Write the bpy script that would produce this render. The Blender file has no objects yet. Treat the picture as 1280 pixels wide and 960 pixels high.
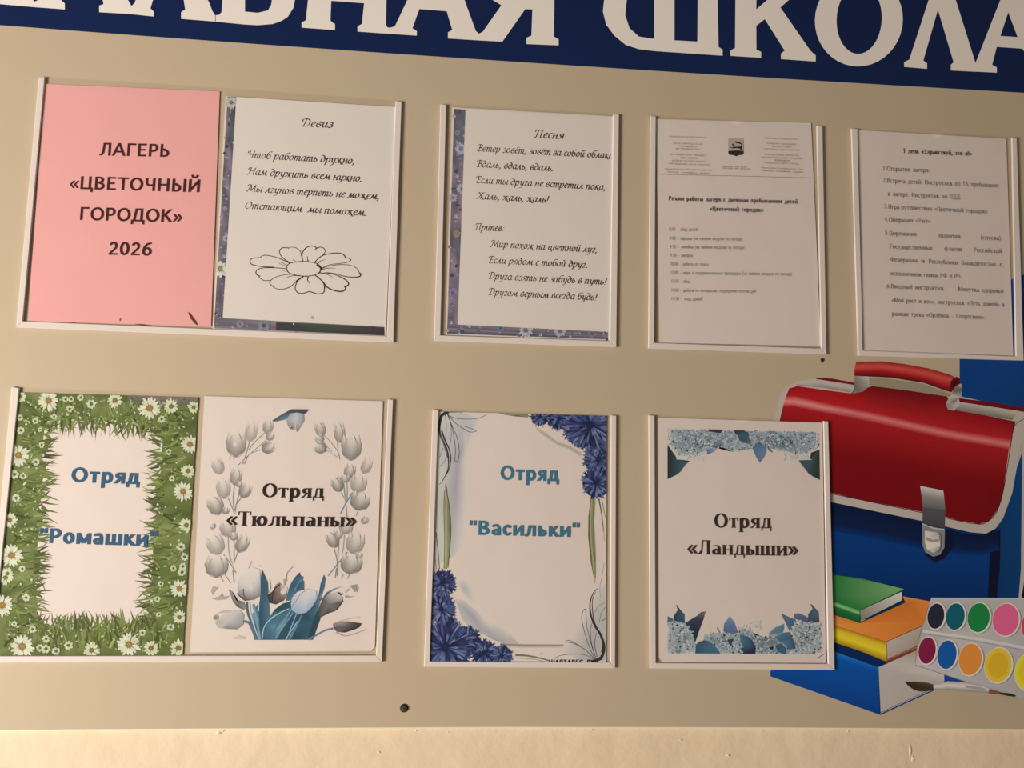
import bpy, bmesh, math, random
from mathutils import Vector
from mathutils.geometry import tessellate_polygon
R_ = random.Random(7)
scene = bpy.context.scene
COL = scene.collection

# ------------------------------------------------------------------ camera
F_PX = 1191.22
RM = ((0.9949392848, -0.0202007672, -0.0984263609),      # camera right, down, forward in (x right, y down, z into wall)
      (0.0326035735, 0.9914838425, 0.1260825010),
      (0.0950411833, -0.1286534845, 0.9871248424))
CP = (-0.0133765101, 0.1981381237, -1.1431418740)
Z0 = 1.75
def w3(a): return Vector((a[0], a[2], -a[1]))
cam_data = bpy.data.cameras.new('camera')
cam = bpy.data.objects.new('camera', cam_data); COL.objects.link(cam)
cam_data.sensor_fit = 'HORIZONTAL'; cam_data.sensor_width = 36.0
cam_data.lens = F_PX / 1280.0 * 36.0
cam_data.clip_start = 0.02
right, down, fwd = w3(RM[0]), w3(RM[1]), w3(RM[2])
from mathutils import Matrix
m = Matrix.Identity(4)
for i in range(3):
    m[i][0] = right[i]; m[i][1] = -down[i]; m[i][2] = -fwd[i]
p = w3(CP); m[0][3], m[1][3], m[2][3] = p.x, p.y, p.z + Z0
cam.matrix_world = m
scene.camera = cam
# ------------------------------------------------------------------ light
world = bpy.data.worlds.new('room_light'); scene.world = world; world.use_nodes = True
bg = world.node_tree.nodes['Background']
bg.inputs[0].default_value = (1.0, 0.80, 0.62, 1); bg.inputs[1].default_value = 0.14
def area(name, loc, target, sx, sy, power, col):
    d = bpy.data.lights.new(name, 'AREA'); d.shape = 'RECTANGLE'; d.size = sx; d.size_y = sy
    d.energy = power; d.color = col
    o = bpy.data.objects.new(name, d); COL.objects.link(o)
    o.location = loc
    o.rotation_euler = (Vector(target) - Vector(loc)).to_track_quat('-Z', 'Y').to_euler()
    return o
area('window_light', (-2.1, -1.5, 1.1), (-0.1, 0, 1.65), 0.9, 0.9, 80, (1.0, 0.86, 0.72))
scene.view_settings.view_transform = 'Standard'
scene.view_settings.look = 'None'
scene.view_settings.exposure = 0.0
scene.view_settings.gamma = 1.0
scene.view_settings.use_curve_mapping = False

# ------------------------------------------------------------------ helpers
def P(u, v, h=0.0):
    """a point of the board's plane (h metres in front of it) from a point measured in the photograph"""
    a, b = (u - 640) / F_PX, (v - 480) / F_PX
    d = [RM[0][i] * a + RM[1][i] * b + RM[2][i] for i in range(3)]
    l = (-h - CP[2]) / d[2]
    return Vector((CP[0] + l * d[0], -h, Z0 - (CP[1] + l * d[1])))
def proj(x, z, h=0.0):
    q = (x - CP[0], (Z0 - z) - CP[1], -h - CP[2])
    c = [sum(RM[r][i] * q[i] for i in range(3)) for r in range(3)]
    return 640 + F_PX * c[0] / c[2], 480 + F_PX * c[1] / c[2]
def upvec(u, v):
    w = P(u, v); a = proj(w.x, w.z + 0.01); d = (a[0] - u, a[1] - v); l = math.hypot(*d)
    return d[0] / l, d[1] / l
def lin(c):
    c /= 255.0
    return c / 12.92 if c <= 0.04045 else ((c + 0.055) / 1.055) ** 2.4
def alb(c, white=(214, 193, 172), k=0.87):
    return tuple(min(0.95, max(0.0, lin(c[i]) / lin(white[i]) * k)) for i in range(3)) + (1.0,)
def mesh_obj(name, verts, faces, mat, parent=None, cols=None, smooth=False):
    me = bpy.data.meshes.new(name); me.from_pydata(verts, [], faces); me.update()
    if cols:
        at = me.color_attributes.new('Col', 'FLOAT_COLOR', 'POINT')
        flat = []
        for c in cols: flat.extend(c)
        at.data.foreach_set('color', flat)
    if smooth:
        for p_ in me.polygons: p_.use_smooth = True
    me.materials.append(mat)
    o = bpy.data.objects.new(name, me); COL.objects.link(o)
    if parent: o.parent = parent; o.matrix_parent_inverse = parent.matrix_world.inverted() if False else Matrix.Translation(-Vector(parent.location))
    return o
def thing(name, label, cat, loc, group=None):
    o = bpy.data.objects.new(name, None); COL.objects.link(o); o.location = loc
    o.empty_display_size = 0.02
    o['label'] = label; o['category'] = cat
    if group: o['group'] = group
    return o
def base_mat(name, col, rough=0.6, bump=0.0, scale=20.0, var=0.0, metal=0.0, spec=0.5, detail=4.0):
    mt = bpy.data.materials.new(name); mt.use_nodes = True
    nt = mt.node_tree; b = nt.nodes['Principled BSDF']
    b.inputs['Base Color'].default_value = tuple(col[:3]) + (1,)
    b.inputs['Roughness'].default_value = rough; b.inputs['Metallic'].default_value = metal
    b.inputs['Specular IOR Level'].default_value = spec
    tc = nt.nodes.new('ShaderNodeTexCoord'); n = nt.nodes.new('ShaderNodeTexNoise')
    n.inputs['Scale'].default_value = scale; n.inputs['Detail'].default_value = detail
    nt.links.new(tc.outputs['Object'], n.inputs['Vector'])
    if bump:
        bp = nt.nodes.new('ShaderNodeBump'); bp.inputs['Strength'].default_value = 1.0
        bp.inputs['Distance'].default_value = bump
        nt.links.new(n.outputs['Fac'], bp.inputs['Height']); nt.links.new(bp.outputs['Normal'], b.inputs['Normal'])
    if var:
        mx = nt.nodes.new('ShaderNodeMix'); mx.data_type = 'RGBA'
        mx.inputs['A'].default_value = tuple(c * (1 - var) for c in col[:3]) + (1,)
        mx.inputs['B'].default_value = tuple(min(1, c * (1 + var)) for c in col[:3]) + (1,)
        n2 = nt.nodes.new('ShaderNodeTexNoise'); n2.inputs['Scale'].default_value = scale * 0.4; n2.inputs['Detail'].default_value = 3
        nt.links.new(tc.outputs['Object'], n2.inputs['Vector'])
        nt.links.new(n2.outputs['Fac'], mx.inputs['Factor']); nt.links.new(mx.outputs['Result'], b.inputs['Base Color'])
    return mt
def ink_mat(name, rough):
    mt = bpy.data.materials.new(name); mt.use_nodes = True
    nt = mt.node_tree; b = nt.nodes['Principled BSDF']
    b.inputs['Roughness'].default_value = rough; b.inputs['Specular IOR Level'].default_value = 0.15
    a = nt.nodes.new('ShaderNodeVertexColor'); a.layer_name = 'Col'
    nt.links.new(a.outputs['Color'], b.inputs['Base Color'])
    return mt
M_ink = ink_mat('printed_ink', 0.6)
M_vinyl = ink_mat('vinyl_print', 0.35)
M_board = base_mat('beige_board', alb((181, 154, 121)), 0.42, 0.0004, 6, 0.03, spec=0.4)
M_wall = base_mat('cream_plaster', alb((226, 192, 152), (214, 193, 172), .80), 0.75, 0.004, 14, 0.035, detail=6)
M_edge = base_mat('lit_board_edge', alb((225, 200, 165)), 0.5, 0, 10, 0.03)  # paler than the board: the edge's light from below is in the colour
M_strip = base_mat('white_plastic', (0.83, 0.80, 0.80), 0.38, 0, 10, 0.02)
M_white = base_mat('white_paper', (0.88, 0.845, 0.86), 0.7, 0.0012, 16, 0.015, detail=1.5)
M_pink = base_mat('pink_paper', alb((252, 160, 148), (226, 204, 184), .88), 0.7, 0.0012, 14, 0.02, detail=1.5)
M_steel = base_mat('dull_steel', (0.16, 0.13, 0.10), 0.4, 0.0003, 300, 0.2, metal=0.8)
M_dark = base_mat('dark_rubber', (0.02, 0.018, 0.015), 0.6, 0, 300, 0.2)
M_floor = base_mat('brown_linoleum', (0.30, 0.2, 0.13), 0.5, 0, 4, 0.15)
def clear_mat():
    mt = bpy.data.materials.new('clear_plastic'); mt.use_nodes = True
    nt = mt.node_tree; nt.nodes.clear()
    out = nt.nodes.new('ShaderNodeOutputMaterial'); mix = nt.nodes.new('ShaderNodeMixShader')
    tr = nt.nodes.new('ShaderNodeBsdfTransparent'); tr.inputs[0].default_value = (0.985, 0.982, 0.978, 1)
    gl = nt.nodes.new('ShaderNodeBsdfGlossy'); gl.inputs['Roughness'].default_value = 0.12
    gl.inputs['Color'].default_value = (1, 1, 1, 1)
    fr = nt.nodes.new('ShaderNodeFresnel'); fr.inputs[0].default_value = 1.35
    ge = nt.nodes.new('ShaderNodeNewGeometry'); mu = nt.nodes.new('ShaderNodeMath'); mu.operation = 'MULTIPLY_ADD'   # reflect once, at the front face
    mu.inputs[1].default_value = -1; mu.inputs[2].default_value = 1; nt.links.new(ge.outputs['Backfacing'], mu.inputs[0])
    m2 = nt.nodes.new('ShaderNodeMath'); m2.operation = 'MULTIPLY'; nt.links.new(fr.outputs[0], m2.inputs[0]); nt.links.new(mu.outputs[0], m2.inputs[1])
    nt.links.new(m2.outputs[0], mix.inputs[0]); nt.links.new(tr.outputs[0], mix.inputs[1])
    nt.links.new(gl.outputs[0], mix.inputs[2]); nt.links.new(mix.outputs[0], out.inputs[0])
    return mt
M_clear = clear_mat()

def slab(name, pts, h0, h1, mat, parent=None, inset=0.0):
    """a flat plate from an outline in photograph coordinates, between heights h0 and h1 above the board"""
    a = [P(u, v, h1) for u, v in pts]
    n = len(a)
    area2 = sum(a[i].x * a[(i + 1) % n].z - a[(i + 1) % n].x * a[i].z for i in range(n))
    if area2 < 0: a.reverse()
    verts = [Vector((q.x, -h0, q.z)) for q in a]
    if inset:
        mid = [Vector((q.x, -(h1 - inset), q.z)) for q in a]
        top = []
        for i in range(n):
            e0 = (a[i] - a[i - 1]).normalized(); e1 = (a[(i + 1) % n] - a[i]).normalized()
            n0 = Vector((-e0.z, 0, e0.x)); n1 = Vector((-e1.z, 0, e1.x))
            bs = (n0 + n1); bs = bs / max(0.2, bs.dot(n0))
            q = a[i] + bs * inset
            top.append(Vector((q.x, -h1, q.z)))
        rings = [verts, mid, top]
    else:
        rings = [verts, [Vector((q.x, -h1, q.z)) for q in a]]
    V = [v for r in rings for v in r]; Fs = []
    for r in range(len(rings) - 1):
        for i in range(n):
            j = (i + 1) % n
            Fs.append((r * n + i, r * n + j, (r + 1) * n + j, (r + 1) * n + i))
    last = (len(rings) - 1) * n
    Fs.append(tuple(last + i for i in range(n)))
    Fs.append(tuple(reversed(range(n))))
    return mesh_obj(name, V, Fs, mat, parent)

def hull(pts):
    pts = sorted(set(pts))
    if len(pts) < 3: return pts
    def half(ps):
        o = []
        for q in ps:
            while len(o) > 1 and (o[-1][0] - o[-2][0]) * (q[1] - o[-2][1]) - (o[-1][1] - o[-2][1]) * (q[0] - o[-2][0]) <= 0: o.pop()
            o.append(q)
        return o
    a = half(pts); b = half(pts[::-1])
    return a[:-1] + b[:-1]
def spline(pts, k=5):
    if len(pts) < 3: return list(pts)
    closed = pts[0] == pts[-1]
    n = len(pts); out = []
    for i in range(n - 1):
        p0 = pts[i - 1] if i > 0 else (pts[-2] if closed else pts[0])
        p1, p2 = pts[i], pts[i + 1]
        p3 = pts[i + 2] if i + 2 < n else (pts[1] if closed else pts[-1])
        for s in range(k):
            t = s / k; t2 = t * t; t3 = t2 * t
            out.append(tuple(0.5 * (2 * p1[j] + (p2[j] - p0[j]) * t + (2 * p0[j] - 5 * p1[j] + 4 * p2[j] - p3[j]) * t2 + (3 * p1[j] - p0[j] - 3 * p2[j] + p3[j]) * t3) for j in range(2)))
    out.append(tuple(pts[-1]))
    return out

LINES = []
class Art:
    """flat print: coloured polygons given in photograph coordinates, laid on the plane at height h"""
    def __init__(s, h, white, clip=None):
        s.h = h; s.white = white; s.V = []; s.F = []; s.C = []; s.layer = 0; s.i = 0; s.lines = []; s.off = 0.0
        s.o = (0, 0, 1.0)
        s.setclip(clip)
    def setclip(s, q):
        if q:
            a = sum(q[i][0] * q[(i + 1) % len(q)][1] - q[(i + 1) % len(q)][0] * q[i][1] for i in range(len(q)))
            s.clip = list(q) if a > 0 else list(q)[::-1]
        else: s.clip = None
    def frame(s, ox=0, oy=0, k=1.0): s.o = (ox, oy, k)
    def up(s): s.layer += 1
    def X(s, q): return (s.o[0] + q[0] / s.o[2], s.o[1] + q[1] / s.o[2])
    def c(s, col): return alb(col, s.white)
    def _tri(s, pts, cols):
        poly = list(zip(pts, cols))
        if s.clip:
            n = len(s.clip)
            for e in range(n):
                ax, ay = s.clip[e]; bx, by = s.clip[(e + 1) % n]
                def sd(q): return (bx - ax) * (q[1] - ay) - (by - ay) * (q[0] - ax)
                out = []
                for k in range(len(poly)):
                    (pa, ca), (pb, cb) = poly[k - 1], poly[k]
                    da, db = sd(pa), sd(pb)
                    if (da >= 0) != (db >= 0):
                        t = da / (da - db)
                        out.append(((pa[0] + (pb[0] - pa[0]) * t, pa[1] + (pb[1] - pa[1]) * t), tuple(ca[j] + (cb[j] - ca[j]) * t for j in range(4))))
                    if db >= 0: out.append((pb, cb))
                poly = out
                if len(poly) < 3: return
        b = len(s.V)
        w = [P(q[0], q[1], s.h) for q, _ in poly]
        ar = sum(w[i].x * w[(i + 1) % len(w)].z - w[(i + 1) % len(w)].x * w[i].z for i in range(len(w)))
        if abs(ar) < 1e-13: return
        idx = list(range(b, b + len(w)))
        if ar < 0: idx.reverse()
        s.V += [(q[0], q[1], s.layer, s.i) for q, _ in poly]; s.C += [c_ for _, c_ in poly]; s.F.append(tuple(idx))
    def poly(s, pts, col, cols=None, raw=False):
        """any simple polygon, one colour or one colour a corner"""
        q = pts if raw else [s.X(a) for a in pts]
        cs = [s.c(c_) for c_ in cols] if cols else [s.c(col)] * len(q)
        s.i += 1
        for t in tessellate_polygon([[Vector((a[0], a[1], 0)) for a in q]]):
            s._tri([q[i] for i in t], [cs[i] for i in t])
    def convex(s, q, c_):
        s.i += 1
        s._tri(q, [c_] * len(q))
    def fan(s, cen, pts, ccol, ecols):
        q = [s.X(a) for a in pts]; c0 = s.X(cen); s.i += 1
        if isinstance(ecols[0], (int, float)): ecols = [ecols] * len(q)
        cc = s.c(ccol); ec = [s.c(e) for e in ecols]; n = len(q)
        for i in range(n): s._tri([c0, q[i], q[(i + 1) % n]], [cc, ec[i], ec[(i + 1) % n]])
    def grid(s, rows, cols):
        s.i += 1
        for r in range(len(rows) - 1):
            for k in range(len(rows[r]) - 1):
                q = [s.X(a) for a in (rows[r][k], rows[r][k + 1], rows[r + 1][k + 1], rows[r + 1][k])]
                def cc(a, b): return s.c(cols[a][b] if isinstance(cols[a][0], (tuple, list)) else cols[a])
                c4 = [cc(r, k), cc(r, k + 1), cc(r + 1, k + 1), cc(r + 1, k)]
                s._tri([q[0], q[1], q[2]], [c4[0], c4[1], c4[2]]); s._tri([q[0], q[2], q[3]], [c4[0], c4[2], c4[3]])
    def line(s, pts, w, col, w2=None, k=5, smooth=True, col2=None):
        """a stroke of width w px (to w2 at its end)"""
        q = [s.X(a) for a in pts]
        if smooth and len(q) > 2: q = spline(q, k)
        s.i += 1; c1 = s.c(col); c2 = s.c(col2) if col2 else c1; n = len(q); L, Rr = [], []
        for i in range(n):
            a = q[max(0, i - 1)]; b = q[min(n - 1, i + 1)]
            dx, dy = b[0] - a[0], b[1] - a[1]; l = math.hypot(dx, dy) or 1
            ww = (w + ((w2 if w2 is not None else w) - w) * i / (n - 1)) / 2
            L.append((q[i][0] - dy / l * ww, q[i][1] + dx / l * ww)); Rr.append((q[i][0] + dy / l * ww, q[i][1] - dx / l * ww))
        for i in range(n - 1):
            f0, f1 = i / (n - 1), (i + 1) / (n - 1)
            a = tuple(c1[j] + (c2[j] - c1[j]) * f0 for j in range(4)); b = tuple(c1[j] + (c2[j] - c1[j]) * f1 for j in range(4))
            s._tri([L[i], L[i + 1], Rr[i + 1], Rr[i]], [a, b, b, a])
    def ell(s, cx, cy, rx, ry, col, ang=0, n=20, ecol=None, a0=0, a1=360):
        t = math.radians(ang); pts = []
        for i in range(n):
            a = math.radians(a0 + (a1 - a0) * i / n); x, y = rx * math.cos(a), ry * math.sin(a)
            pts.append((cx + x * math.cos(t) - y * math.sin(t), cy + x * math.sin(t) + y * math.cos(t)))
        s.fan((cx, cy), pts, col, ecol or col)
    def place(s):
        """each printed shape lies a hair above the one printed before it"""
        keys = sorted({(v[2], v[3]) for v in s.V}); rank = {k: i for i, k in enumerate(keys)}
        d = min(3e-6, 4.2e-4 / max(1, len(keys)), getattr(s, 'room', 1) / max(1, len(keys)))
        s.V = [P(v[0], v[1], s.h + rank[(v[2], v[3])] * d) for v in s.V]
    def build(s, name, parent, mat=None, label=None):
        o = None
        s.place()
        if s.F: o = mesh_obj(name, s.V, s.F, mat or M_ink, parent, s.C)
        for ln in s.lines:
            o = ln.build('text_line', parent, mat)
        if label and o and not s.lines: o['label'] = label
        return o

# ------------------------------------------------------------------ lettering
# glyph = (advance, strokes); capitals are 7 units high, small letters 5
# v x y0 y1 serifs | h y x0 x1 | d x0 y0 x1 y1 thick serifs | a cx cy rx ry a0 a1 | s pts | q,f x y0 y1 (small ticks) | p x y (dot)
G = {
'А': (6.8, 'd .3 0 3.3 7 0 b;d 3.3 7 6.3 0 1 b;h 2.3 1.4 5.1'), 'Б': (6.0, 'v 1.2 0 7;h 7 1.2 5;q 5 5.3 7;h 4.2 1.2 3.2;h 0 1.2 3.2;a 3.1 2.1 2.3 2.1 -90 90'),
'В': (6.0, 'v 1.2 0 7;h 7 1.2 3;h 3.75 1.2 3.2;h 0 1.2 3.2;a 2.9 5.25 2.1 1.75 -90 90;a 3.1 2 2.4 2 -90 90'), 'Г': (5.3, 'v 1.2 0 7;h 7 1.2 5;q 5 5.2 7'),
'Д': (6.9, 'v 5.2 0 7 t;d 2.5 7 1.5 .6 0;h 7 2.2 5.2;h 0 .2 6.5;f .5 -1.5 .9;f 6.3 -1.5 .9'), 'Е': (5.5, 'v 1.2 0 7;h 7 1.2 4.9;h 3.6 1.2 4.3;h 0 1.2 5;q 4.9 5.4 7;q 5 0 1.6'),
'Ж': (8.8, 'v 4.3 0 7;d .9 7 4.1 3.6 1;d .3 0 4.1 3.6 0 b;d 7.7 7 4.5 3.6 0;d 8.3 0 4.5 3.6 1 b'), 'З': (5.3, 'a 2.4 5.2 2 1.8 -90 150;a 2.4 2 2.3 2 -150 90'),
'И': (6.9, 'v 1.2 0 7;v 5.6 0 7;d 1.2 .7 5.6 6.3 0'), 'Й': (6.9, 'v 1.2 0 7;v 5.6 0 7;d 1.2 .7 5.6 6.3 0;s 2.1,9 2.5,8.2 3.4,7.9 4.3,8.2 4.7,9'),
'К': (6.2, 'v 1.2 0 7;d 1.6 3.2 5.2 7 0 t;d 2.4 3.9 5.7 0 1 b'), 'Л': (6.6, 'v 5.3 0 7;h 7 2 5.3;d 2.5 7 1.9 1.2 0;s .5,.5 1.2,.6 1.7,1.6'),
'М': (8.4, 'v 1.2 0 7;v 7.2 0 7;d 1.2 7 4.2 .5 1;d 4.2 .5 7.2 7 0'), 'Н': (7.0, 'v 1.2 0 7;v 5.7 0 7;h 3.6 1.2 5.7'), 'О': (7.3, 'a 3.65 3.5 3.4 3.6 0 360'),
'П': (6.9, 'v 1.2 0 7;v 5.6 0 7;h 7 1.2 5.6'), 'Р': (5.7, 'v 1.2 0 7;h 7 1.2 3.1;h 3 1.2 3.1;a 3 4.8 2.3 2.2 -90 90'), 'С': (6.0, 'a 3.5 3.5 3.2 3.6 48 312'),
'Т': (5.9, 'v 2.95 0 7 b;h 7 .2 5.7;q .35 5.2 7;q 5.55 5.2 7'), 'У': (5.9, 'd .7 7 3.2 2.4 1;d 5.5 7 2.4 0 0'), 'Ф': (8.0, 'v 4 0 7;a 4 3.6 3.6 2.5 0 360'),
'Х': (6.2, 'd .6 7 5.6 0 1 b;d 5.5 7 .6 0 0 b'), 'Ц': (7.1, 'v 1.2 0 7 t;v 5.4 0 7 t;h 0 1.2 6.7;f 6.5 -1.5 .9'), 'Ч': (6.3, 'v 5 0 7;v 1.2 4.6 7 t;s 1.2,4.7 1.7,3.5 3,3.1 5,3.4'),
'Ш': (9.0, 'v 1.2 0 7;v 4.5 0 7;v 7.8 0 7;h 0 1.2 7.8'), 'Щ': (9.2, 'v 1.2 0 7;v 4.5 0 7;v 7.8 0 7;h 0 1.2 8.9;f 8.8 -1.5 .9'), 'Ь': (5.6, 'v 1.2 0 7;h 0 1.2 3;h 4.1 1.2 3;a 2.9 2.05 2.3 2.05 -90 90'),
'Ы': (8.2, 'v 1.2 0 7;h 0 1.2 3;h 4.1 1.2 3;a 2.9 2.05 2.2 2.05 -90 90;v 7 0 7'), 'Ю': (9.2, 'v 1.2 0 7;h 3.6 1.2 3;a 5.7 3.5 3 3.6 0 360'), 'Э': (6, 'a 2.5 3.5 3.1 3.6 -132 132;h 3.6 2 5.2'),
'Я': (6.0, 'v 4.7 0 7;h 7 2.9 4.7;h 3 2.9 4.7;a 2.9 5 2.3 2 90 270;d 3.1 3 .7 0 0 b'),
'0': (5.2, 'a 2.6 3.5 2.3 3.6 0 360'), '1': (5.0, 'v 2.8 0 7 b;d 1.1 5.5 2.6 6.8 0'), '2': (5.1, 'a 2.5 4.9 2 2.15 0 155;s 3.95,4.8 3.5,3.6 1,.9;h 0 .4 4.6'), '3': (5.1, 'a 2.3 5.2 1.9 1.8 -90 150;a 2.3 2 2.2 2 -150 90'),
'4': (5.2, 'v 3.6 0 7;h 2 .2 4.9;d .6 2 3.2 6.8 0'), '5': (5.1, 'q 1.2 3.6 7;v 1.3 3.4 7 n;h 7 1 4.3;a 2.3 2.25 2.3 2.25 -150 130'), '6': (5.3, 'a 2.7 2.2 2.3 2.3 0 360;s 4.2,6.6 2.6,6 1.3,4.3 1,2.3'),
'8': (5.2, 'a 2.6 5.2 1.9 1.8 0 360;a 2.6 1.95 2.3 2 0 360'), '9': (5.3, 'a 2.6 4.8 2.3 2.3 0 360;s 1.1,.4 2.7,1 4,2.7 4.3,4.7'), '7': (5, 'h 7 .5 4.6;d 4.3 7 1.8 0 1'),
'а': (4.8, 'v 3.7 0 3.5 n;s 3.7,3.4 3.2,4.3 2.3,4.6 1,4.3;a 2.2 1.5 2 1.55 0 360;w 3.9 0 4.7'), 'б': (5.3, 'a 2.7 2.4 2.3 2.5 0 360;s 4.5,7.2 2.1,6.5 1,4.8 .95,2.7'),
'в': (4.9, 'v 1.1 0 5;h 5 1.1 2.6;h 2.6 1.1 2.8;h 0 1.1 2.9;a 2.5 3.8 1.7 1.25 -90 90;a 2.6 1.4 1.9 1.4 -90 90'), 'г': (4.0, 'v 1.1 0 5;h 5 1.1 3.7;q 3.75 3.6 5'),
'д': (5.5, 'v 4.1 0 5 n;d 2 5 1.4 .5 0;h 5 1.6 4.4;h 0 .2 5.3;f .55 -1.5 .9;f 5 -1.5 .9'), 'е': (5.0, 'a 2.6 2.5 2.4 2.6 0 315;h 2.6 .7 4.7'), 'ё': (5.0, 'a 2.6 2.5 2.4 2.6 0 315;h 2.6 .7 4.7;p 1.7 6.4;p 3.6 6.4'),
'ж': (7.3, 'v 3.6 0 5;d .8 5 3.4 2.6 1;d .3 0 3.4 2.6 0 b;d 6.4 5 3.8 2.6 0;d 6.9 0 3.8 2.6 1 b'), 'з': (4.3, 'a 2 3.75 1.7 1.35 -90 150;a 2 1.45 1.9 1.5 -150 90'),
'и': (5.6, 'v 1.1 0 5;v 4.5 0 5;d 1.1 .6 4.5 4.4 0'), 'й': (5.6, 'v 1.1 0 5;v 4.5 0 5;d 1.1 .6 4.5 4.4 0;s 1.6,7 2,6.2 2.8,6 3.6,6.2 4,7'), 'к': (4.9, 'v 1.1 0 5;d 1.5 2.3 4.1 5 0;d 1.8 2.7 4.6 0 1 b'),
'л': (5.3, 'v 4.2 0 5;h 5 1.7 4.2;d 2.1 5 1.6 .9 0;s .3,.4 .9,.4 1.5,1.2'), 'м': (6.9, 'v 1.1 0 5;v 5.8 0 5;d 1.1 5 3.4 .4 1;d 3.4 .4 5.8 5 0'), 'н': (5.5, 'v 1.1 0 5;v 4.4 0 5;h 2.6 1.1 4.4'),
'о': (5.2, 'a 2.6 2.5 2.4 2.6 0 360'), 'п': (5.5, 'v 1.1 0 5;v 4.4 0 5;h 5 1.1 4.4'), 'р': (5.4, 'v 1.1 -2.2 5 b;a 2.8 2.5 2.3 2.6 0 360'), 'с': (4.4, 'a 2.5 2.5 2.3 2.6 50 310'),
'т': (4.7, 'v 2.35 0 5 b;h 5 .2 4.5;q .35 3.6 5;q 4.35 3.6 5'), 'у': (5.0, 'd .7 5 2.7 .6 1;d 4.6 5 1.7 -2.1 0'), 'ф': (6.8, 'v 3.4 -2.1 7;a 3.4 2.5 3.1 2.6 0 360'), 'х': (5.0, 'd .7 5 4.4 0 1 b;d 4.4 5 .6 0 0 b'),
'ц': (5.6, 'v 1.1 0 5 t;v 4.2 0 5 t;h 0 1.1 5.2;f 5.1 -1.4 .8'), 'ч': (5.1, 'v 4.1 0 5;v 1.1 3.2 5 t;s 1.1,3.3 1.5,2.4 2.5,2.1 4.1,2.4'), 'ш': (7.6, 'v 1.1 0 5;v 3.8 0 5;v 6.5 0 5;h 0 1.1 6.5'),
'щ': (7.8, 'v 1.1 0 5;v 3.8 0 5;v 6.5 0 5;h 0 1.1 7.5;f 7.4 -1.4 .8'), 'ь': (4.7, 'v 1.1 0 5;h 0 1.1 2.5;h 2.9 1.1 2.5;a 2.4 1.5 1.9 1.5 -90 90'), 'ы': (6.8, 'v 1.1 0 5;h 0 1.1 2.5;h 2.9 1.1 2.5;a 2.4 1.5 1.8 1.5 -90 90;v 5.7 0 5'),
'э': (4.5, 'a 1.9 2.5 2.3 2.6 -130 130;h 2.6 1.5 4'), 'ю': (7.3, 'v 1.1 0 5;h 2.6 1.1 2.6;a 4.6 2.5 2.4 2.6 0 360'), 'я': (4.9, 'v 3.8 0 5;h 5 2.2 3.8;h 2.2 2.2 3.8;a 2.2 3.6 1.8 1.4 90 270;d 2.5 2.2 .6 0 0 b'),
'.': (2.2, 'p 1.1 .6'), ',': (2.2, 'p 1.1 .6;s 1.3,.5 1.2,-.6 .6,-1.2'), ':': (2.3, 'p 1.1 .6;p 1.1 4.3'), '!': (2.6, 'p 1.3 .6;v 1.3 2.2 7 n'), '-': (2.9, 'h 2.2 .4 2.5'), '–': (4.6, 'h 2.3 .2 4.4'),
'(': (2.8, 's 2.4,7.3 1.2,5.4 .9,2.8 1.2,.3 2.4,-1.6'), ')': (2.8, 's .4,7.3 1.6,5.4 1.9,2.8 1.6,.3 .4,-1.6'), '"': (3.7, 'q2 .9 4.7 7;q2 2.8 4.7 7'),
'«': (4.8, 's2 2.2,4.3 .6,2.5 2.2,.7;s2 4.3,4.3 2.7,2.5 4.3,.7'), '»': (4.8, 's2 .6,4.3 2.2,2.5 .6,.7;s2 2.7,4.3 4.3,2.5 2.7,.7'), ' ': (2.7, ''), '|': (6, '')}
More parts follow.
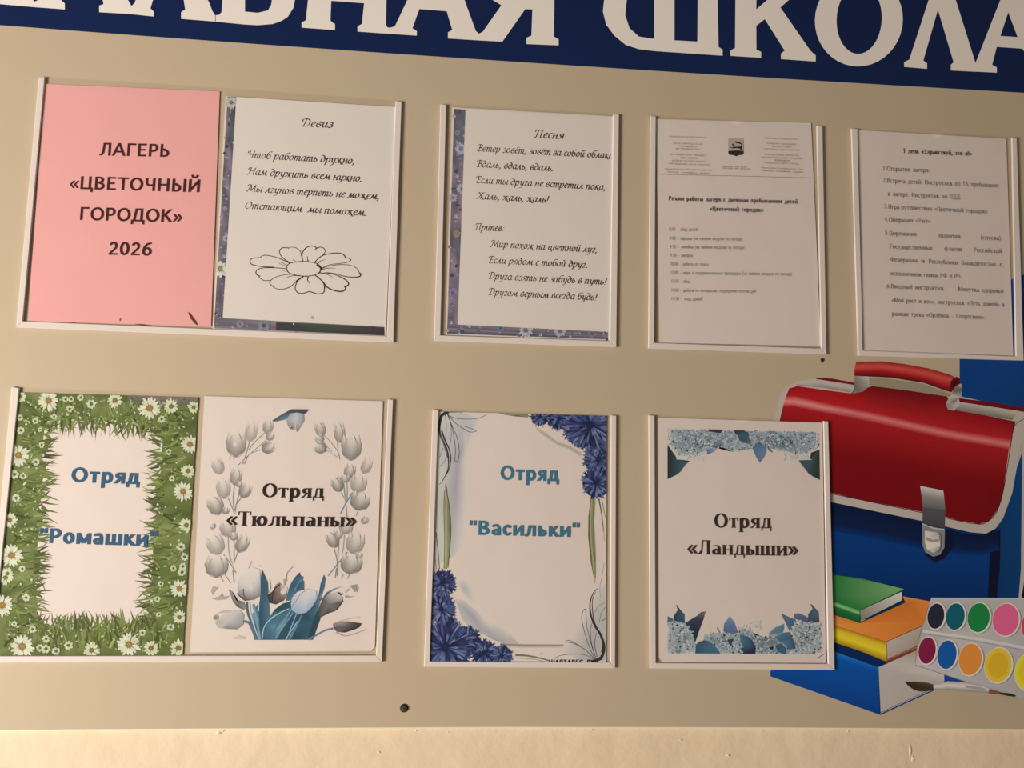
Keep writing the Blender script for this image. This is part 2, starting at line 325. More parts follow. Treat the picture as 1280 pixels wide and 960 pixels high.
# the sloping chancery hand (strokes of a broad pen)
K = {
'а': (4.3, '3.7,4.1 2.4,4.6 .9,3 .7,1 1.5,.1 2.9,1.2 3.7,4.3;3.8,4.5 3.1,1.2 3.4,.1 4.2,.7'), 'б': (4.1, '4.6,6.9 2.4,6.8 1,4.5 .8,1.5 1.8,.1 3.2,1.1 3.5,3 2.5,4.3 1.1,3'),
'в': (3.9, '.8,1.2 1.2,3.6 2.8,5 3.3,4 2,2.6;2,2.6 3.4,2.2 3.1,.7 1.7,.1 .8,.9 .8,1.6'), 'г': (3.3, '.7,3.8 1.5,4.5 2.8,4.4 2.7,3.4 1.2,1.2 .9,.4 1.8,.1 2.8,.6'),
'д': (4.2, '.9,6.6 2.4,6.4 3.7,4.2 3.3,1.4 2,.1 .7,.9 .9,3 2.1,4.3 3.5,3.3'), 'е': (3.4, '.9,2.2 2.7,2.9 3.1,4.1 2.2,4.6 1,3.2 .8,1 1.7,.1 3,.9'), 'ё': (3.4, '.9,2.2 2.7,2.9 3.1,4.1 2.2,4.6 1,3.2 .8,1 1.7,.1 3,.9;2,6.1 2.2,6;3.6,6.1 3.8,6'),
'ж': (5.6, '.2,.4 .9,.3 2.2,2 2.9,2.6;.7,4 1.4,4.5 2.3,3 2.9,2.5;3.7,4.5 2.9,.1;3.1,2.5 4,3.9 5.2,4.3;3.1,2.6 4.2,1 5.1,-.8 6.4,-.9'), 'з': (3.3, '1,3.9 2,4.6 3,4 2.5,2.9 1.4,2.5;1.6,2.6 2.9,2.1 2.7,.6 1.3,-.1 .3,.4'),
'и': (4.5, '.4,3.8 1.3,4.5 1.2,3.3 .9,1 1.6,.1 2.9,1.4 3.6,4.5;3.7,4.5 3.1,1 3.5,.1 4.3,.7'), 'й': (4.5, '.4,3.8 1.3,4.5 1.2,3.3 .9,1 1.6,.1 2.9,1.4 3.6,4.5;3.7,4.5 3.1,1 3.5,.1 4.3,.7;2.2,6.6 2.7,5.9 3.6,6 4.2,6.8'),
'к': (4.0, '1.4,4.5 .7,0;.9,2 2.4,4.2 3.6,4.3;1.6,2.7 2.6,1 3.4,-.6 4.4,-.7'), 'л': (4.1, '.1,.4 .8,.2 1.8,2.2 2.8,4.6;2.8,4.5 2.9,1 3.3,.1 4,.7'), 'м': (5.8, '0,.4 .7,.3 1.4,2 2.3,4.5;2.3,4.5 2.9,.4;2.9,.4 5,4.5;5,4.5 4.6,1 5,.1 5.7,.7'),
'н': (4.4, '.5,3.9 1.3,4.5 1.2,3 .7,0;1,2.4 3.4,2.7;3.9,4.5 3.2,1 3.5,.1 4.2,.7'), 'о': (4.0, '2.4,4.6 1,3.4 .7,1.2 1.7,.1 3.1,1.2 3.4,3.4 2.4,4.6'), 'п': (4.4, '.4,3.8 1.2,4.5 1.1,3 .7,0;.9,2 2.2,4.2 3.3,4.4 3.5,3.4 3,1 3.3,.1 4.1,.7'),
'р': (4.2, '.4,3.8 1.3,4.5 1.1,3 .2,-2.4;1,2.2 2.2,4.3 3.4,4.3 3.6,2.6 2.6,.5 1.4,.1 .9,.8'), 'с': (3.2, '3.1,3.9 2.3,4.6 1.1,3.4 .8,1.2 1.7,.1 2.9,.8'),
'т': (5.9, '.4,3.8 1.2,4.5 1.1,3 .7,0;.9,2 2,4.2 2.9,4.4 3,3.2 2.6,0;2.8,2 3.9,4.2 4.8,4.4 4.9,3.2 4.6,1 4.9,.1 5.7,.7'), 'у': (4.2, '.5,3.8 1.3,4.5 1.4,3 1.3,1 2.2,.3 3.2,1.8;3.8,4.5 3.3,1 2.2,-1.8 .4,-2.5'),
'х': (3.9, '.5,4 1.2,4.5 2,2.5 3,-.6 4.1,-.8;3.7,4.4 2.2,2.2 .3,-.2'), 'ц': (4.7, '.4,3.8 1.3,4.5 1.2,3.3 .9,1 1.6,.1 2.9,1.4 3.6,4.5;3.7,4.5 3.1,1 3.7,.1 4.3,-.4 3.7,-1.5'),
'ш': (6.1, '.4,3.8 1.2,4.5 1.2,3.3 .9,1 1.6,.1 2.6,1.4 3.1,4.5;3.1,4.5 2.7,1 3.4,.1 4.5,1.4 5.1,4.5;5.1,4.5 4.6,1 5,.1 5.8,.7'), 'щ': (6.2, '.4,3.8 1.2,4.5 1.2,3.3 .9,1 1.6,.1 2.6,1.4 3.1,4.5;3.1,4.5 2.7,1 3.4,.1 4.5,1.4 5.1,4.5;5.1,4.5 4.6,1 5.2,.1 5.8,-.4 5.2,-1.5'),
'ь': (3.6, '1.4,4.5 .8,2 .9,.6 1.8,.1 3,1 2.8,2.4 1.8,2.8 .9,2'), 'ы': (5.5, '1.4,4.5 .8,2 .9,.6 1.8,.1 3,1 2.8,2.4 1.8,2.8 .9,2;5,4.5 4.4,1 4.7,.1 5.4,.7'), 'ю': (5.6, '1.3,4.5 .7,0;1,2.4 2.3,2.5;4.1,4.6 2.7,3.4 2.4,1.2 3.4,.1 4.8,1.2 5.1,3.4 4.1,4.6'),
'я': (4.0, '3.8,4.4 2.2,4.5 1.4,3.4 1.9,2.4 3.3,2.4;3.9,4.5 3.3,1 3.2,0;2.4,2.3 1.4,.8 .1,0'), 'Д': (6.2, '3,6.8 2.5,3 1.6,.2;.9,4.8 .6,6.2 2.6,7 5.2,6.1 5.5,3 3.8,.6 .8,.1'),
'В': (5.2, '2.9,6.8 2.4,3 1.6,.2;.7,4.9 .8,6.4 3,7 4.8,6.2 4.2,4.4 2.4,3.8;2.4,3.8 4.8,3.3 4.7,1.4 3,.1 .8,.3'), 'Е': (5.0, '2.9,6.8 2.4,3 1.5,.2;.7,5 .9,6.5 2.8,6.9 4.8,6.8 5.2,6.2;2.3,3.7 4.2,3.8;1.4,.15 4,.1 4.9,.8'),
'Ж': (7.0, '0,.2 1.2,.6 3,3.2 3.6,3.6;1.2,6.2 2,6.6 3.4,3.8;4.8,6.8 3.6,.1;4,3.6 5.6,6.4 6.9,6.8;4,3.7 5,1.4 6.2,-.2 7.1,.2'), 'М': (7.6, '-.4,.4 .6,.1 1.8,3 3,6.8;.6,5.2 1,6.7 3,6.8;3,6.8 3.8,.8;3.8,.8 6.9,6.9;6.9,6.9 6.3,2 6.6,.2 7.4,.6'),
'Н': (6.4, '.6,5 .9,6.6 2.6,6.8;2.6,6.8 2,3 .9,.2 -.2,.3;1.9,3.5 5.2,3.8;6.2,6.9 5.3,3 5,.3 5.9,.6'), 'О': (5.8, '3.7,6.9 1.3,5 .7,2 2.2,.1 4.8,2 5.2,5 3.7,6.9'),
'П': (6.3, '.6,5.2 1,6.7 3,6.7 6.6,6.9;2.8,6.7 2,3 1.2,.2 0,.4;5.6,6.8 4.9,3 4.6,.3 5.4,.5'), 'Ч': (5.4, '.4,4.8 .4,6.3 1.7,6.6 1.7,4.4 2.6,3.2 4.5,4;5.2,6.9 4.5,3 3.8,0'),
'.': (2.0, '.6,.5 1.2,.2 .6,.1 .9,.6'), ',': (2.0, '.8,.6 1.2,.1 .9,-.6 .3,-1.4'), ':': (2.0, '.7,.35 1,.3;1.3,3.9 1.6,3.8'), '!': (2.4, '2.2,6.9 1.2,2;.8,.35 1.1,.3'), ' ': (2.3, '')}
FONTS = {  # w stem, t bar, diag, curve w, curve t, x-height factor, serif length
'sans': dict(w=1.48, t=1.15, dk=1.45, dn=1.35, cw=1.46, ct=1.18, xf=1.05, sf=0), 'medium': dict(w=1.15, t=.95, dk=1.12, dn=1.08, cw=1.15, ct=.95, xf=1.03, sf=0),
'serifbold': dict(w=1.42, t=.42, dk=1.5, dn=.62, cw=1.5, ct=.42, xf=.97, sf=.5), 'serif': dict(w=.8, t=.34, dk=.78, dn=.42, cw=.78, ct=.38, xf=1.0, sf=.26), 'small': dict(w=.86, t=.5, dk=.85, dn=.5, cw=.86, ct=.5, xf=1.0, sf=0), 'smallbold': dict(w=1.35, t=.55, dk=1.3, dn=.7, cw=1.35, ct=.55, xf=1.0, sf=0), 'chancery': {}}
_cache = {}
def nib_sweep(pts, w, t, ang=0.0, n=8):
    a = math.radians(ang); nb = []
    for i in range(n):
        b = 2 * math.pi * (i + .5) / n; r = 1.08
        x, y = w / 2 * math.cos(b) * r, t / 2 * math.sin(b) * r
        nb.append((x * math.cos(a) - y * math.sin(a), x * math.sin(a) + y * math.cos(a)))
    return [hull([(p0[0] + x, p0[1] + y) for x, y in nb] + [(p1[0] + x, p1[1] + y) for x, y in nb]) for p0, p1 in zip(pts, pts[1:])]
def glyph(ch, font):
    key = (ch, font)
    if key in _cache: return _cache[key]
    polys = []
    if font == 'chancery':
        adv, src = K.get(ch, K['о'])
        for st in src.split(';'):
            if not st: continue
            pts = [tuple(float(v) for v in q.split(',')) for q in st.split()]
            pts = spline(pts, 4) if len(pts) > 2 else pts
            polys += nib_sweep(pts, .86, .36, 38, 6)
        polys = [[(x + .12 * y, y) for x, y in q] for q in polys]
        _cache[key] = (adv, polys); return _cache[key]
    f = FONTS[font]; adv, src = G.get(ch, G['о']); low = ch.islower()
    w, t, sf = f['w'], f['t'], f['sf']
    def rect(x0, y0, x1, y1): polys.append([(x0, y0), (x1, y0), (x1, y1), (x0, y1)])
    def serif(x, y, ww, up_):
        if sf:
            s_ = sf * (.8 if low else 1)
            y0, y1 = (y, y + .36) if up_ else (y - .36, y)
            rect(x - ww / 2 - s_, y0, x + ww / 2 + s_, y1)
            yy = y1 + .32 if up_ else y0 - .32; yb = y1 if up_ else y0
            polys.append([(x - ww / 2 - s_ * .45, yb), (x + ww / 2 + s_ * .45, yb), (x + ww / 2, yy), (x - ww / 2, yy)])
    for st in src.split(';'):
        if not st: continue
        k, *a = st.split(' ')
        if k == 'v':
            x, y0, y1 = map(float, a[:3]); fl = a[3] if len(a) > 3 else 'tb'
            rect(x - w / 2, y0, x + w / 2, y1)
            if 'b' in fl: serif(x, y0, w, True)
            if 't' in fl: serif(x, y1, w, False)
        elif k == 'h':
            y, x0, x1 = map(float, a)
            if y == 0: rect(x0, 0, x1, t)
            elif y in (5, 7): rect(x0, y - t, x1, y)
            else: rect(x0, y - t / 2, x1, y + t / 2)
        elif k == 'd':
            x0, y0, x1, y1, th = map(float, a[:5]); fl = a[5] if len(a) > 5 else ''
            ww = f['dk'] if th else f['dn']
            l = math.hypot(x1 - x0, y1 - y0); hw = ww * l / max(abs(y1 - y0), .5) / 2 if abs(y1 - y0) > abs(x1 - x0) * .5 else ww * .9
            hw = min(hw, ww * .75)
            polys.append([(x0 - hw, y0), (x0 + hw, y0), (x1 + hw, y1), (x1 - hw, y1)])
            if sf:
                lo = (x0, y0) if y0 < y1 else (x1, y1); hi = (x1, y1) if y0 < y1 else (x0, y0)
                if 'b' in fl and lo[1] == 0: serif(lo[0], 0, ww, True)
                if hi[1] in (5, 7) and ('t' in fl or ch in 'УуХхКк'): serif(hi[0], hi[1], ww, False)
        elif k == 'a':
            cx, cy, rx, ry, a0, a1 = map(float, a); cw, ct = f['cw'], f['ct']
            n = max(5, int(abs(a1 - a0) / 22))
            rx2, ry2 = max(.2, rx - cw / 2), max(.2, ry - ct / 2)
            pts = [(cx + rx2 * math.cos(math.radians(a0 + (a1 - a0) * i / n)), cy + ry2 * math.sin(math.radians(a0 + (a1 - a0) * i / n))) for i in range(n + 1)]
            polys += nib_sweep(pts, cw, ct)
        elif k in ('s', 's2'):
            pts = [tuple(float(v) for v in q.split(',')) for q in a]
            if k == 's': pts = spline(pts, 4)
            ww = f['cw'] * .8 if k == 's' else .75 * f['cw']
            polys += nib_sweep(pts, ww, min(ww, f['ct'] * 1.2) if k == 's' else ww * .6)
        elif k == 'q':
            if sf:
                x, y0, y1 = map(float, a); rect(x - .22, y0, x + .22, y1)
        elif k == 'q2':
            x, y0, y1 = map(float, a); rect(x - w * .45, y0, x + w * .45, y1)
        elif k == 'f':
            x, y0, y1 = map(float, a); hw = w * .42 if not sf else .25
            rect(x - hw, y0, x + hw, y1)
        elif k == 'w':
            if sf: x, y0, x1 = map(float, a); rect(x, y0, x1, y0 + .4)
        elif k == 'p':
            x, y = map(float, a); r = w * .55 + .1
            polys.append([(x + r * math.cos(i * math.pi / 3), y + r * math.sin(i * math.pi / 3)) for i in range(6)])
    xf = f['xf']
    if low: polys = [[(x, y * xf if y <= 5.2 else y) for x, y in q] for q in polys]
    _cache[key] = (adv, polys); return _cache[key]
def text(art, s, font, x0, y0, x1, y1, cap, col=(52, 38, 32)):
    parent_art = art; art = Art(parent_art.h + (4.4e-4 if parent_art.layer else 0), parent_art.white); art.clip = parent_art.clip; parent_art.lines.append(art)
    x = 0; items = []
    for ch in s:
        adv, polys = glyph(ch, font)
        items.append((x, polys)); x += adv + (1.4 if ch == ' ' and font in ('small', 'serif', 'smallbold', 'serifbold') else 0) + (.8 if font.startswith('small') else .6 if font == 'serif' else .35 if font != 'chancery' else 0)
    lo = min(q[0] + dx for dx, ps in items for pl in ps for q in pl); hi = max(q[0] + dx for dx, ps in items for pl in ps for q in pl)
    ux, uy = upvec((x0 + x1) / 2, (y0 + y1) / 2); c_ = art.c(col)
    for dx, ps in items:
        for pl in ps:
            q = []
            for gx, gy in pl:
                f = (gx + dx - lo) / (hi - lo); g = gy * cap / 7
                q.append((x0 + (x1 - x0) * f + ux * g, y0 + (y1 - y0) * f + uy * g))
            art.convex(q, c_)

# ================================================================== the setting
def box(name, x0, x1, y0, y1, z0, z1, mat):
    V = [(x, y, z) for x in (x0, x1) for y in (y0, y1) for z in (z0, z1)]
    Fs = [(0, 1, 3, 2), (4, 6, 7, 5), (0, 4, 5, 1), (2, 3, 7, 6), (0, 2, 6, 4), (1, 5, 7, 3)]
    o = mesh_obj(name, V, Fs, mat); o['kind'] = 'structure'; return o
wall = box('wall_back', -2.6, 2.6, 0.006, 0.16, -0.02, 2.9, M_wall)
floor = box('floor', -2.6, 2.6, -3.2, 0.16, -0.12, -0.02, M_floor)
# chips and drips in the plaster just under the board
def chip(u, v, su, sv, hh):
    n = 9; a = R_.random() * 6
    c = P(u, v, -0.006); V = [Vector((c.x, 0.006 - hh, c.z))]
    for i in range(n):
        b = a + 2 * math.pi * i / n; r = R_.uniform(.7, 1.2)
        q = P(u + su * r * math.cos(b), v + sv * r * math.sin(b), -0.006); V.append(Vector((q.x, 0.0062, q.z)))
    return V, [(0, 1 + (i + 1) % n, 1 + i) for i in range(n)]
VV, FF = [], []
for (u, v, su, sv, hh) in ((274, 916, 6, 3, .0016), (279, 913, 3, 2, .0012), (520, 913, 3, 1.6, .0012), (474, 940, 4, 2, .001), (851, 925, 4, 1.5, .001), (910, 944, 5, 3, .0014),
                           (1138, 938, 2, 13, .0012), (1141, 948, 3, 5, .0014), (740, 912, 3, 1.5, .001), (1060, 914, 3, 1.5, .001), (560, 915, 4, 2, .0008), (330, 915, 8, 2, .0006)):
    V, Fs = chip(u, v, su, sv, hh); b = len(VV); VV += V; FF += [tuple(b + i for i in f) for f in Fs]
o = mesh_obj('plaster_drips', VV, FF, M_wall, wall); o.name = 'plaster_blob'

# ================================================================== the notice board
board = thing('notice_board', 'large beige wall notice board under a dark blue lettered header band', 'notice board', (0, 0, Z0))
low = [(-60, 912.6), (0, 912), (160, 911), (300, 910.2), (500, 909), (640, 908.3), (960, 909), (1120, 910), (1280, 911.2), (1340, 911.8)]
lowp = [P(u, v) for u, v in low]
xl, xr, zt = lowp[0].x - .22, lowp[-1].x + .25, Z0 + .53
zb = lowp[0].z
outline = [(xl, zb)] + [(q.x, q.z) for q in lowp] + [(xr, lowp[-1].z), (xr, zt), (xl, zt)]
n = len(outline)
V = [(x, 0.0, z) for x, z in outline] + [(x, 0.0055, z) for x, z in outline]
mesh_obj('panel', V, [tuple(range(n))] + [tuple(reversed(range(n, 2 * n)))] + [(i + n, (i + 1) % n + n, (i + 1) % n, i) for i in range(n)], M_board, board)
# thin strip along the bottom edge, light from below painted in as pale colour
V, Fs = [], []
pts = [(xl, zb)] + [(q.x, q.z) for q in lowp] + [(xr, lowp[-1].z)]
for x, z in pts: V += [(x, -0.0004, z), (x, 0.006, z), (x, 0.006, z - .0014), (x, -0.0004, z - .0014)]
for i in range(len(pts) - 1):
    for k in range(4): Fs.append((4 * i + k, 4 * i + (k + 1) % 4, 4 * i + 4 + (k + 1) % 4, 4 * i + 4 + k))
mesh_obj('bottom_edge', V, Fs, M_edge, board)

W_HEAD = (205, 182, 160)
hb = Art(0.00006, W_HEAD)
def hq(u):  # lower edge of the header band
    t = u / 1280.0
    return 31.5 + (116 - 31.5) * t + 4 * (77 - 73.75) * t * (1 - t)
us = [-70, 0, 160, 320, 480, 640, 800, 960, 1120, 1280, 1350]
rows = [[(u, hq(u)) for u in us]]
top = []
for u in us:
    q = P(u, hq(u)); top.append(proj(q.x, zt - .004))
hb.grid([rows[0], top], [(20, 31, 60), (18, 28, 56)])
l0, r0 = P(-70, hq(-70)), P(1350, hq(1350))
hb.poly([proj(l0.x, l0.z), proj(xl, l0.z + .004), proj(xl, zt - .004), proj(l0.x, zt - .004)], (20, 31, 60), raw=True)
hb.poly([proj(r0.x, r0.z), proj(xr, r0.z - .002), proj(xr, zt - .004), proj(r0.x, zt - .004)], (13, 24, 50), raw=True)
band = hb.build('header_band', board, M_vinyl, 'dark navy blue header band')
T = -34  # top line of the letters, above the frame
def letters(name, loops):
    """white letters cut from vinyl, each a thin plate; loops in photograph coordinates"""
    V, Fs, C = [], [], []
    LINES.append(1); a = Art(0.00012 + len(LINES) * 4e-6, W_HEAD); c_ = a.c((214, 192, 172))
    for lp in loops:
        outer, *holes = lp
        allp = [q for l in [outer] + holes for q in l]
        tr = tessellate_polygon([[Vector((x, y, 0)) for x, y in l] for l in [outer] + holes])
        for t in tr: a._tri([allp[i] for i in t], [c_] * 3)
    a.place(); mesh_obj(name, a.V, a.F, M_vinyl, band, a.C)
def E(cx, cy, rx, ry, n=40, tilt=0): return [(cx + rx * math.cos(2 * math.pi * i / n) + tilt * ry * math.sin(2 * math.pi * i / n), cy + ry * math.sin(2 * math.pi * i / n)) for i in range(n)]
letters('letter', [[[(-6, 4.6), (-6, -2), (3, -6), (4, T), (38, T), (36, -7), (42, 1), (44.5, 9)]]])                      # Ч
letters('letter', [[[(42, 8.8), (43, 2), (46, 1), (50, -3), (98, T - 6), (118, T - 6), (160, 0), (164, 7), (166, 9), (166, 17.6), (124, 15.2), (124, 7), (129.4, 5.2), (128.4, 0), (121, -14), (88, -16), (78, -4), (76.2, 0), (80.9, 4.2), (81, 11.7)]]])  # А
letters('letter', [[[(162, 17.4), (165, 7), (168, 4), (171, -3), (190, T - 4), (240, T), (262, 4), (265, 13), (268.9, 19.2), (268.9, 26.9), (226.4, 23.5), (226.4, 15.2), (231.5, 11.7), (229.7, 0), (212, -24), (191.5, -1), (188, 10.5), (192.2, 14.5), (192.2, 20.6)]]])  # Л
letters('letter', [[[(269.6, 27), (269.6, 19), (274, 18.6), (277, 15), (278, 0), (279, T), (306, T), (306.2, -12), (350, -14), (362, -12), (368.6, 0), (367, 9.4), (359.7, 21), (352, 26), (341, 30), (322, 31.5), (306, 30.6), (280, 28.1)],
                     [(306.2, -2), (306.2, 14.5), (322.2, 16), (335, 13), (339, 6), (339.8, 0), (338, -3)]]])     # Ь
letters('letter', [[[(377, 34.5), (377, 28.1), (382.4, 25.3), (385, 0), (386, T), (413, T), (414, -12), (455, -9), (456, T), (484, T), (483, 0), (482.5, 30.5), (484, 34), (487.4, 35), (487.4, 42.3), (446.9, 39.4), (446.9, 32.8), (452.3, 30), (455.2, 4), (414, 1), (413, 25.3), (415.2, 28), (418.7, 30), (418.7, 37.5)]]])  # Н
letters('letter', [[[(487, 42.2), (487, 35), (493.7, 32.8), (509.2, 0), (526, T), (567, T), (580.6, 0), (594.7, 38.7), (598.7, 42.2), (600, 50.5), (560, 48), (560, 40.3), (565.4, 37.5), (558.4, 14), (524.2, 11.2), (515.5, 35.2), (521, 38.7), (521, 44.5)]],
                    ])  # А
letters('letter', [[[(598, 50.4), (598.7, 42.2), (603.4, 39.8), (626.8, 6.6), (616, 0), (606, -14), (606, -24), (618, T), (640, T - 4), (693, T), (692.9, 0), (692.4, 45.7), (698.3, 49.2), (698.3, 56.7), (658, 55), (658, 47.3), (664.3, 44.5), (665.5, 11.7), (656.6, 11.3), (628, 52)]]])  # Я
letters('letter', [[[(757, T + 6), (755.2, 0), (753.6, 14), (757.6, 30.5), (768, 44.5), (782.2, 56.2), (798.6, 61.4), (817.3, 63.7), (903.3, 69.6), (903.3, 62.1), (898.2, 58.6), (897, 0), (896, T), (872, T), (872.2, 0), (871.7, 52), (843.1, 50.4), (843.1, 0), (842, T), (818, T), (817.8, 0), (817.8, 48.7), (798.6, 45.7), (786.9, 35.2), (781.5, 18.7), (783.4, 0), (790, T + 6)]]])  # Ш
letters('letter', [[[(913, 69.8), (913, 63.3), (918.8, 59.8), (919.3, 0), (920, T), (946, T), (945.3, 11.7), (959, 0), (990, T), (1022, T), (986, 0), (975.5, 9.4), (1013, 63.3), (1019.6, 69.1), (1019.6, 76.9), (976.2, 73.8), (976.2, 66.8), (980.9, 63.3), (956, 23.9), (945.3, 32.3), (945.5, 62.1), (951.4, 64.9), (951.4, 72.2)]]])  # К
letters('letter', [[E(1073.6, 25, 55, 58, tilt=-.02), E(1074, 24, 28.3, 43.4, tilt=-.03)]])  # О
letters('letter', [[[(1130.2, 83.6), (1130.2, 77.7), (1136.7, 74.4), (1160.8, 0), (1176, T), (1186, T), (1194.7, 0), (1219.4, 78.8), (1219.4, 89.6), (1188.6, 88), (1188.6, 81), (1192, 77.7), (1172.4, 12), (1154.2, 75.5), (1158.8, 79.2), (1158.8, 86)]]])  # Л
letters('letter', [[[(1219.4, 89.5), (1219.4, 78.8), (1250.5, 0), (1262, T + 4), (1280, T + 4), (1330, 80), (1336, 86), (1336, 97), (1290, 94), (1290, 86), (1294, 82), (1277.8, 60.8), (1246, 58.6), (1240.2, 81), (1246, 84.2), (1246, 90.8)],
                     [(1260.3, 15.3), (1250.5, 44.9), (1272, 46.4)]]])  # А

# ---- printed picture of a school satchel with books and paints
W_S = (186, 168, 150)
a = Art(0.00006, W_S); a.room = 2.6e-4
DN, BL, WH = (12, 22, 46), (10, 52, 106), (158, 142, 126)
a.poly([(1199.5, 520), (1199.5, 440), (1218, 400), (1240, 370), (1265, 349), (1300, 335), (1330, 330), (1330, 530)], 0, cols=[(12, 50, 96)] * 2 + [(16, 56, 112)] * 5 + [(12, 44, 80)], raw=True)
a.frame(950, 430, 3.427)
a.up()
# body and side
a.grid([[(290, 660), (700, 740), (1000, 790), (1030, 700)], [(295, 800), (700, 870), (985, 930), (1030, 900)], [(290, 1180), (700, 1180), (975, 1180), (1020, 1180)]],
       [[(6, 34, 72)] * 4, [(7, 46, 94)] * 4, [(5, 30, 68)] * 4])
a.grid([[(1020, 760), (1180, 300)], [(1020, 1180), (1180, 1180)]], [[(10, 46, 84), (12, 58, 98)], [(9, 40, 78), (11, 50, 86)]])
a.up()
a.grid([[(985, 830), (1030, 790)], [(982, 960), (1028, 950)], [(975, 1090), (1014, 1090)]], [(10, 16, 34)] * 3)
a.grid([[(1125, 300), (1150, 300)], [(1118, 960), (1140, 960)], [(1108, 1090), (1120, 1090)]], [WH] * 3)
a.poly([(1150, 300), (1300, 250), (1300, 1090), (1120, 1090), (1140, 960)], (14, 18, 28))
# shade under the flap, part of the drawing
a.grid([[(300, 670), (500, 715), (700, 765), (860, 810), (960, 820), (1010, 790)], [(305, 765), (500, 800), (700, 845), (860, 868), (950, 880), (1020, 850)], [(305, 800), (500, 835), (700, 880), (860, 900), (950, 905), (1025, 880)]],
       [[(10, 20, 44)] * 6, [(11, 24, 52)] * 6, [(6, 38, 80)] * 6])
a.poly([(790, 790), (835, 800), (828, 870), (790, 920), (750, 936), (706, 905), (700, 860)], (12, 18, 36))
a.up()
# white piping, then the red flap
pip = [(60, 330), (84, 222), (118, 180), (160, 160), (240, 146), (405, 168), (470, 176), (800, 214), (860, 225), (1135, 284), (1140, 330), (1120, 420), (1080, 640), (1042, 745), (1010, 790), (968, 812), (900, 806), (690, 757), (300, 676), (280, 330)]
a.poly(pip, WH)
a.grid([[(150, 165), (250, 160), (400, 185)], [(160, 178), (280, 188), (385, 208)]], [[(165, 148, 132)] * 3, [(120, 106, 96)] * 3])
a.grid([[(860, 255), (1000, 280), (1100, 300)], [(830, 285), (1000, 312), (1080, 326)]], [[(150, 138, 120)] * 3, [(100, 88, 78)] * 3])
a.up()
a.poly([(240, 144), (310, 148), (405, 166), (405, 176), (330, 164), (240, 150)], (96, 18, 20))
a.poly([(852, 232), (1000, 250), (1140, 276), (1140, 292), (1000, 270), (855, 248)], (92, 14, 20))
flap_t = [(125, 190), (160, 180), (270, 196), (385, 211), (480, 180), (640, 198), (800, 222), (830, 282), (960, 305), (1095, 332)]
flap_m1 = [(112, 222), (150, 222), (260, 248), (380, 272), (480, 292), (640, 328), (800, 362), (850, 372), (960, 388), (1078, 408)]
flap_h = [(104, 246), (145, 246), (255, 268), (378, 290), (480, 312), (640, 348), (800, 384), (850, 394), (960, 412), (1072, 432)]
flap_m2 = [(98, 268), (140, 268), (250, 290), (375, 314), (480, 336), (640, 372), (800, 408), (850, 416), (960, 434), (1066, 454)]
flap_c = [(84, 330), (130, 400), (250, 450), (375, 480), (480, 500), (640, 530), (800, 560), (850, 570), (960, 590), (1046, 600)]
flap_b = [(270, 600), (285, 620), (300, 636), (375, 654), (480, 676), (640, 708), (800, 742), (850, 756), (940, 770), (1000, 735)]
rd = (138, 12, 18)
a.grid([flap_t, flap_m1, flap_h, flap_m2, flap_c, flap_b], [[rd, rd, (146, 16, 20), (140, 14, 18), (96, 12, 16), (92, 10, 14), (104, 10, 16), (124, 12, 18), (120, 12, 18), (112, 12, 18)],
       [(150, 26, 28)] * 10, [(192, 108, 100)] * 3 + [(184, 96, 88)] * 7, [(140, 22, 24)] * 10, [(106, 11, 15)] * 10, [(100, 10, 14)] * 10])
a.poly([(1046, 600), (1038, 650), (1020, 705), (1000, 735), (960, 640)], (100, 10, 14))
a.poly([(1000, 735), (980, 760), (940, 771), (900, 764), (940, 740)], (100, 10, 14))
a.line([(1098, 332), (1086, 345), (1078, 410), (1044, 620), (1022, 700), (998, 742), (962, 768), (930, 771), (850, 757), (640, 711), (300, 640)], .9, (50, 8, 12))
a.line([(1131, 320), (1100, 340), (1086, 360)], .7, (40, 30, 30))
a.up()
# handle
a.poly([(405, 134), (466, 140), (470, 178), (442, 204), (400, 212), (392, 208), (404, 190)], 0, cols=[(120, 106, 96), (170, 154, 138), (140, 126, 112), (110, 96, 86), (80, 70, 64), (110, 98, 88), (90, 80, 74)])
a.poly([(466, 144), (560, 150), (700, 172), (800, 208), (822, 214), (812, 226), (640, 200), (470, 178)], (128, 112, 88))
a.grid([[(818, 180), (862, 170)], [(826, 204), (866, 196)], [(818, 222), (862, 228)], [(800, 246), (840, 246)], [(797, 262), (826, 262)], [(806, 280), (834, 286)]], [[(110, 98, 90), (166, 152, 138)], [(100, 90, 84), (84, 76, 72)], [(170, 156, 140), (150, 138, 124)], [(150, 136, 122), (96, 86, 80)], [(120, 108, 98), (140, 128, 116)], [(140, 126, 114), (150, 136, 124)]])
ht = [(412, 76), (520, 74), (620, 86), (720, 104), (810, 130), (852, 150)]
hm = [(406, 98), (520, 96), (620, 108), (720, 126), (800, 150), (850, 160)]
hu = [(404, 118), (520, 116), (620, 130), (720, 152), (795, 180), (838, 180)]
hl = [(405, 136), (440, 138), (560, 144), (700, 166), (790, 198), (820, 207)]
a.grid([ht, hm, hu, hl], [[(128, 24, 24)] * 6, [(176, 62, 54)] * 6, [(140, 22, 22)] * 6, [(60, 14, 16)] * 6])
a.fan((836, 166), [(858, 150), (858, 170), (834, 186), (820, 207), (812, 196), (815, 165), (828, 145), (845, 140)], (30, 12, 14), (90, 16, 20))
a.up()
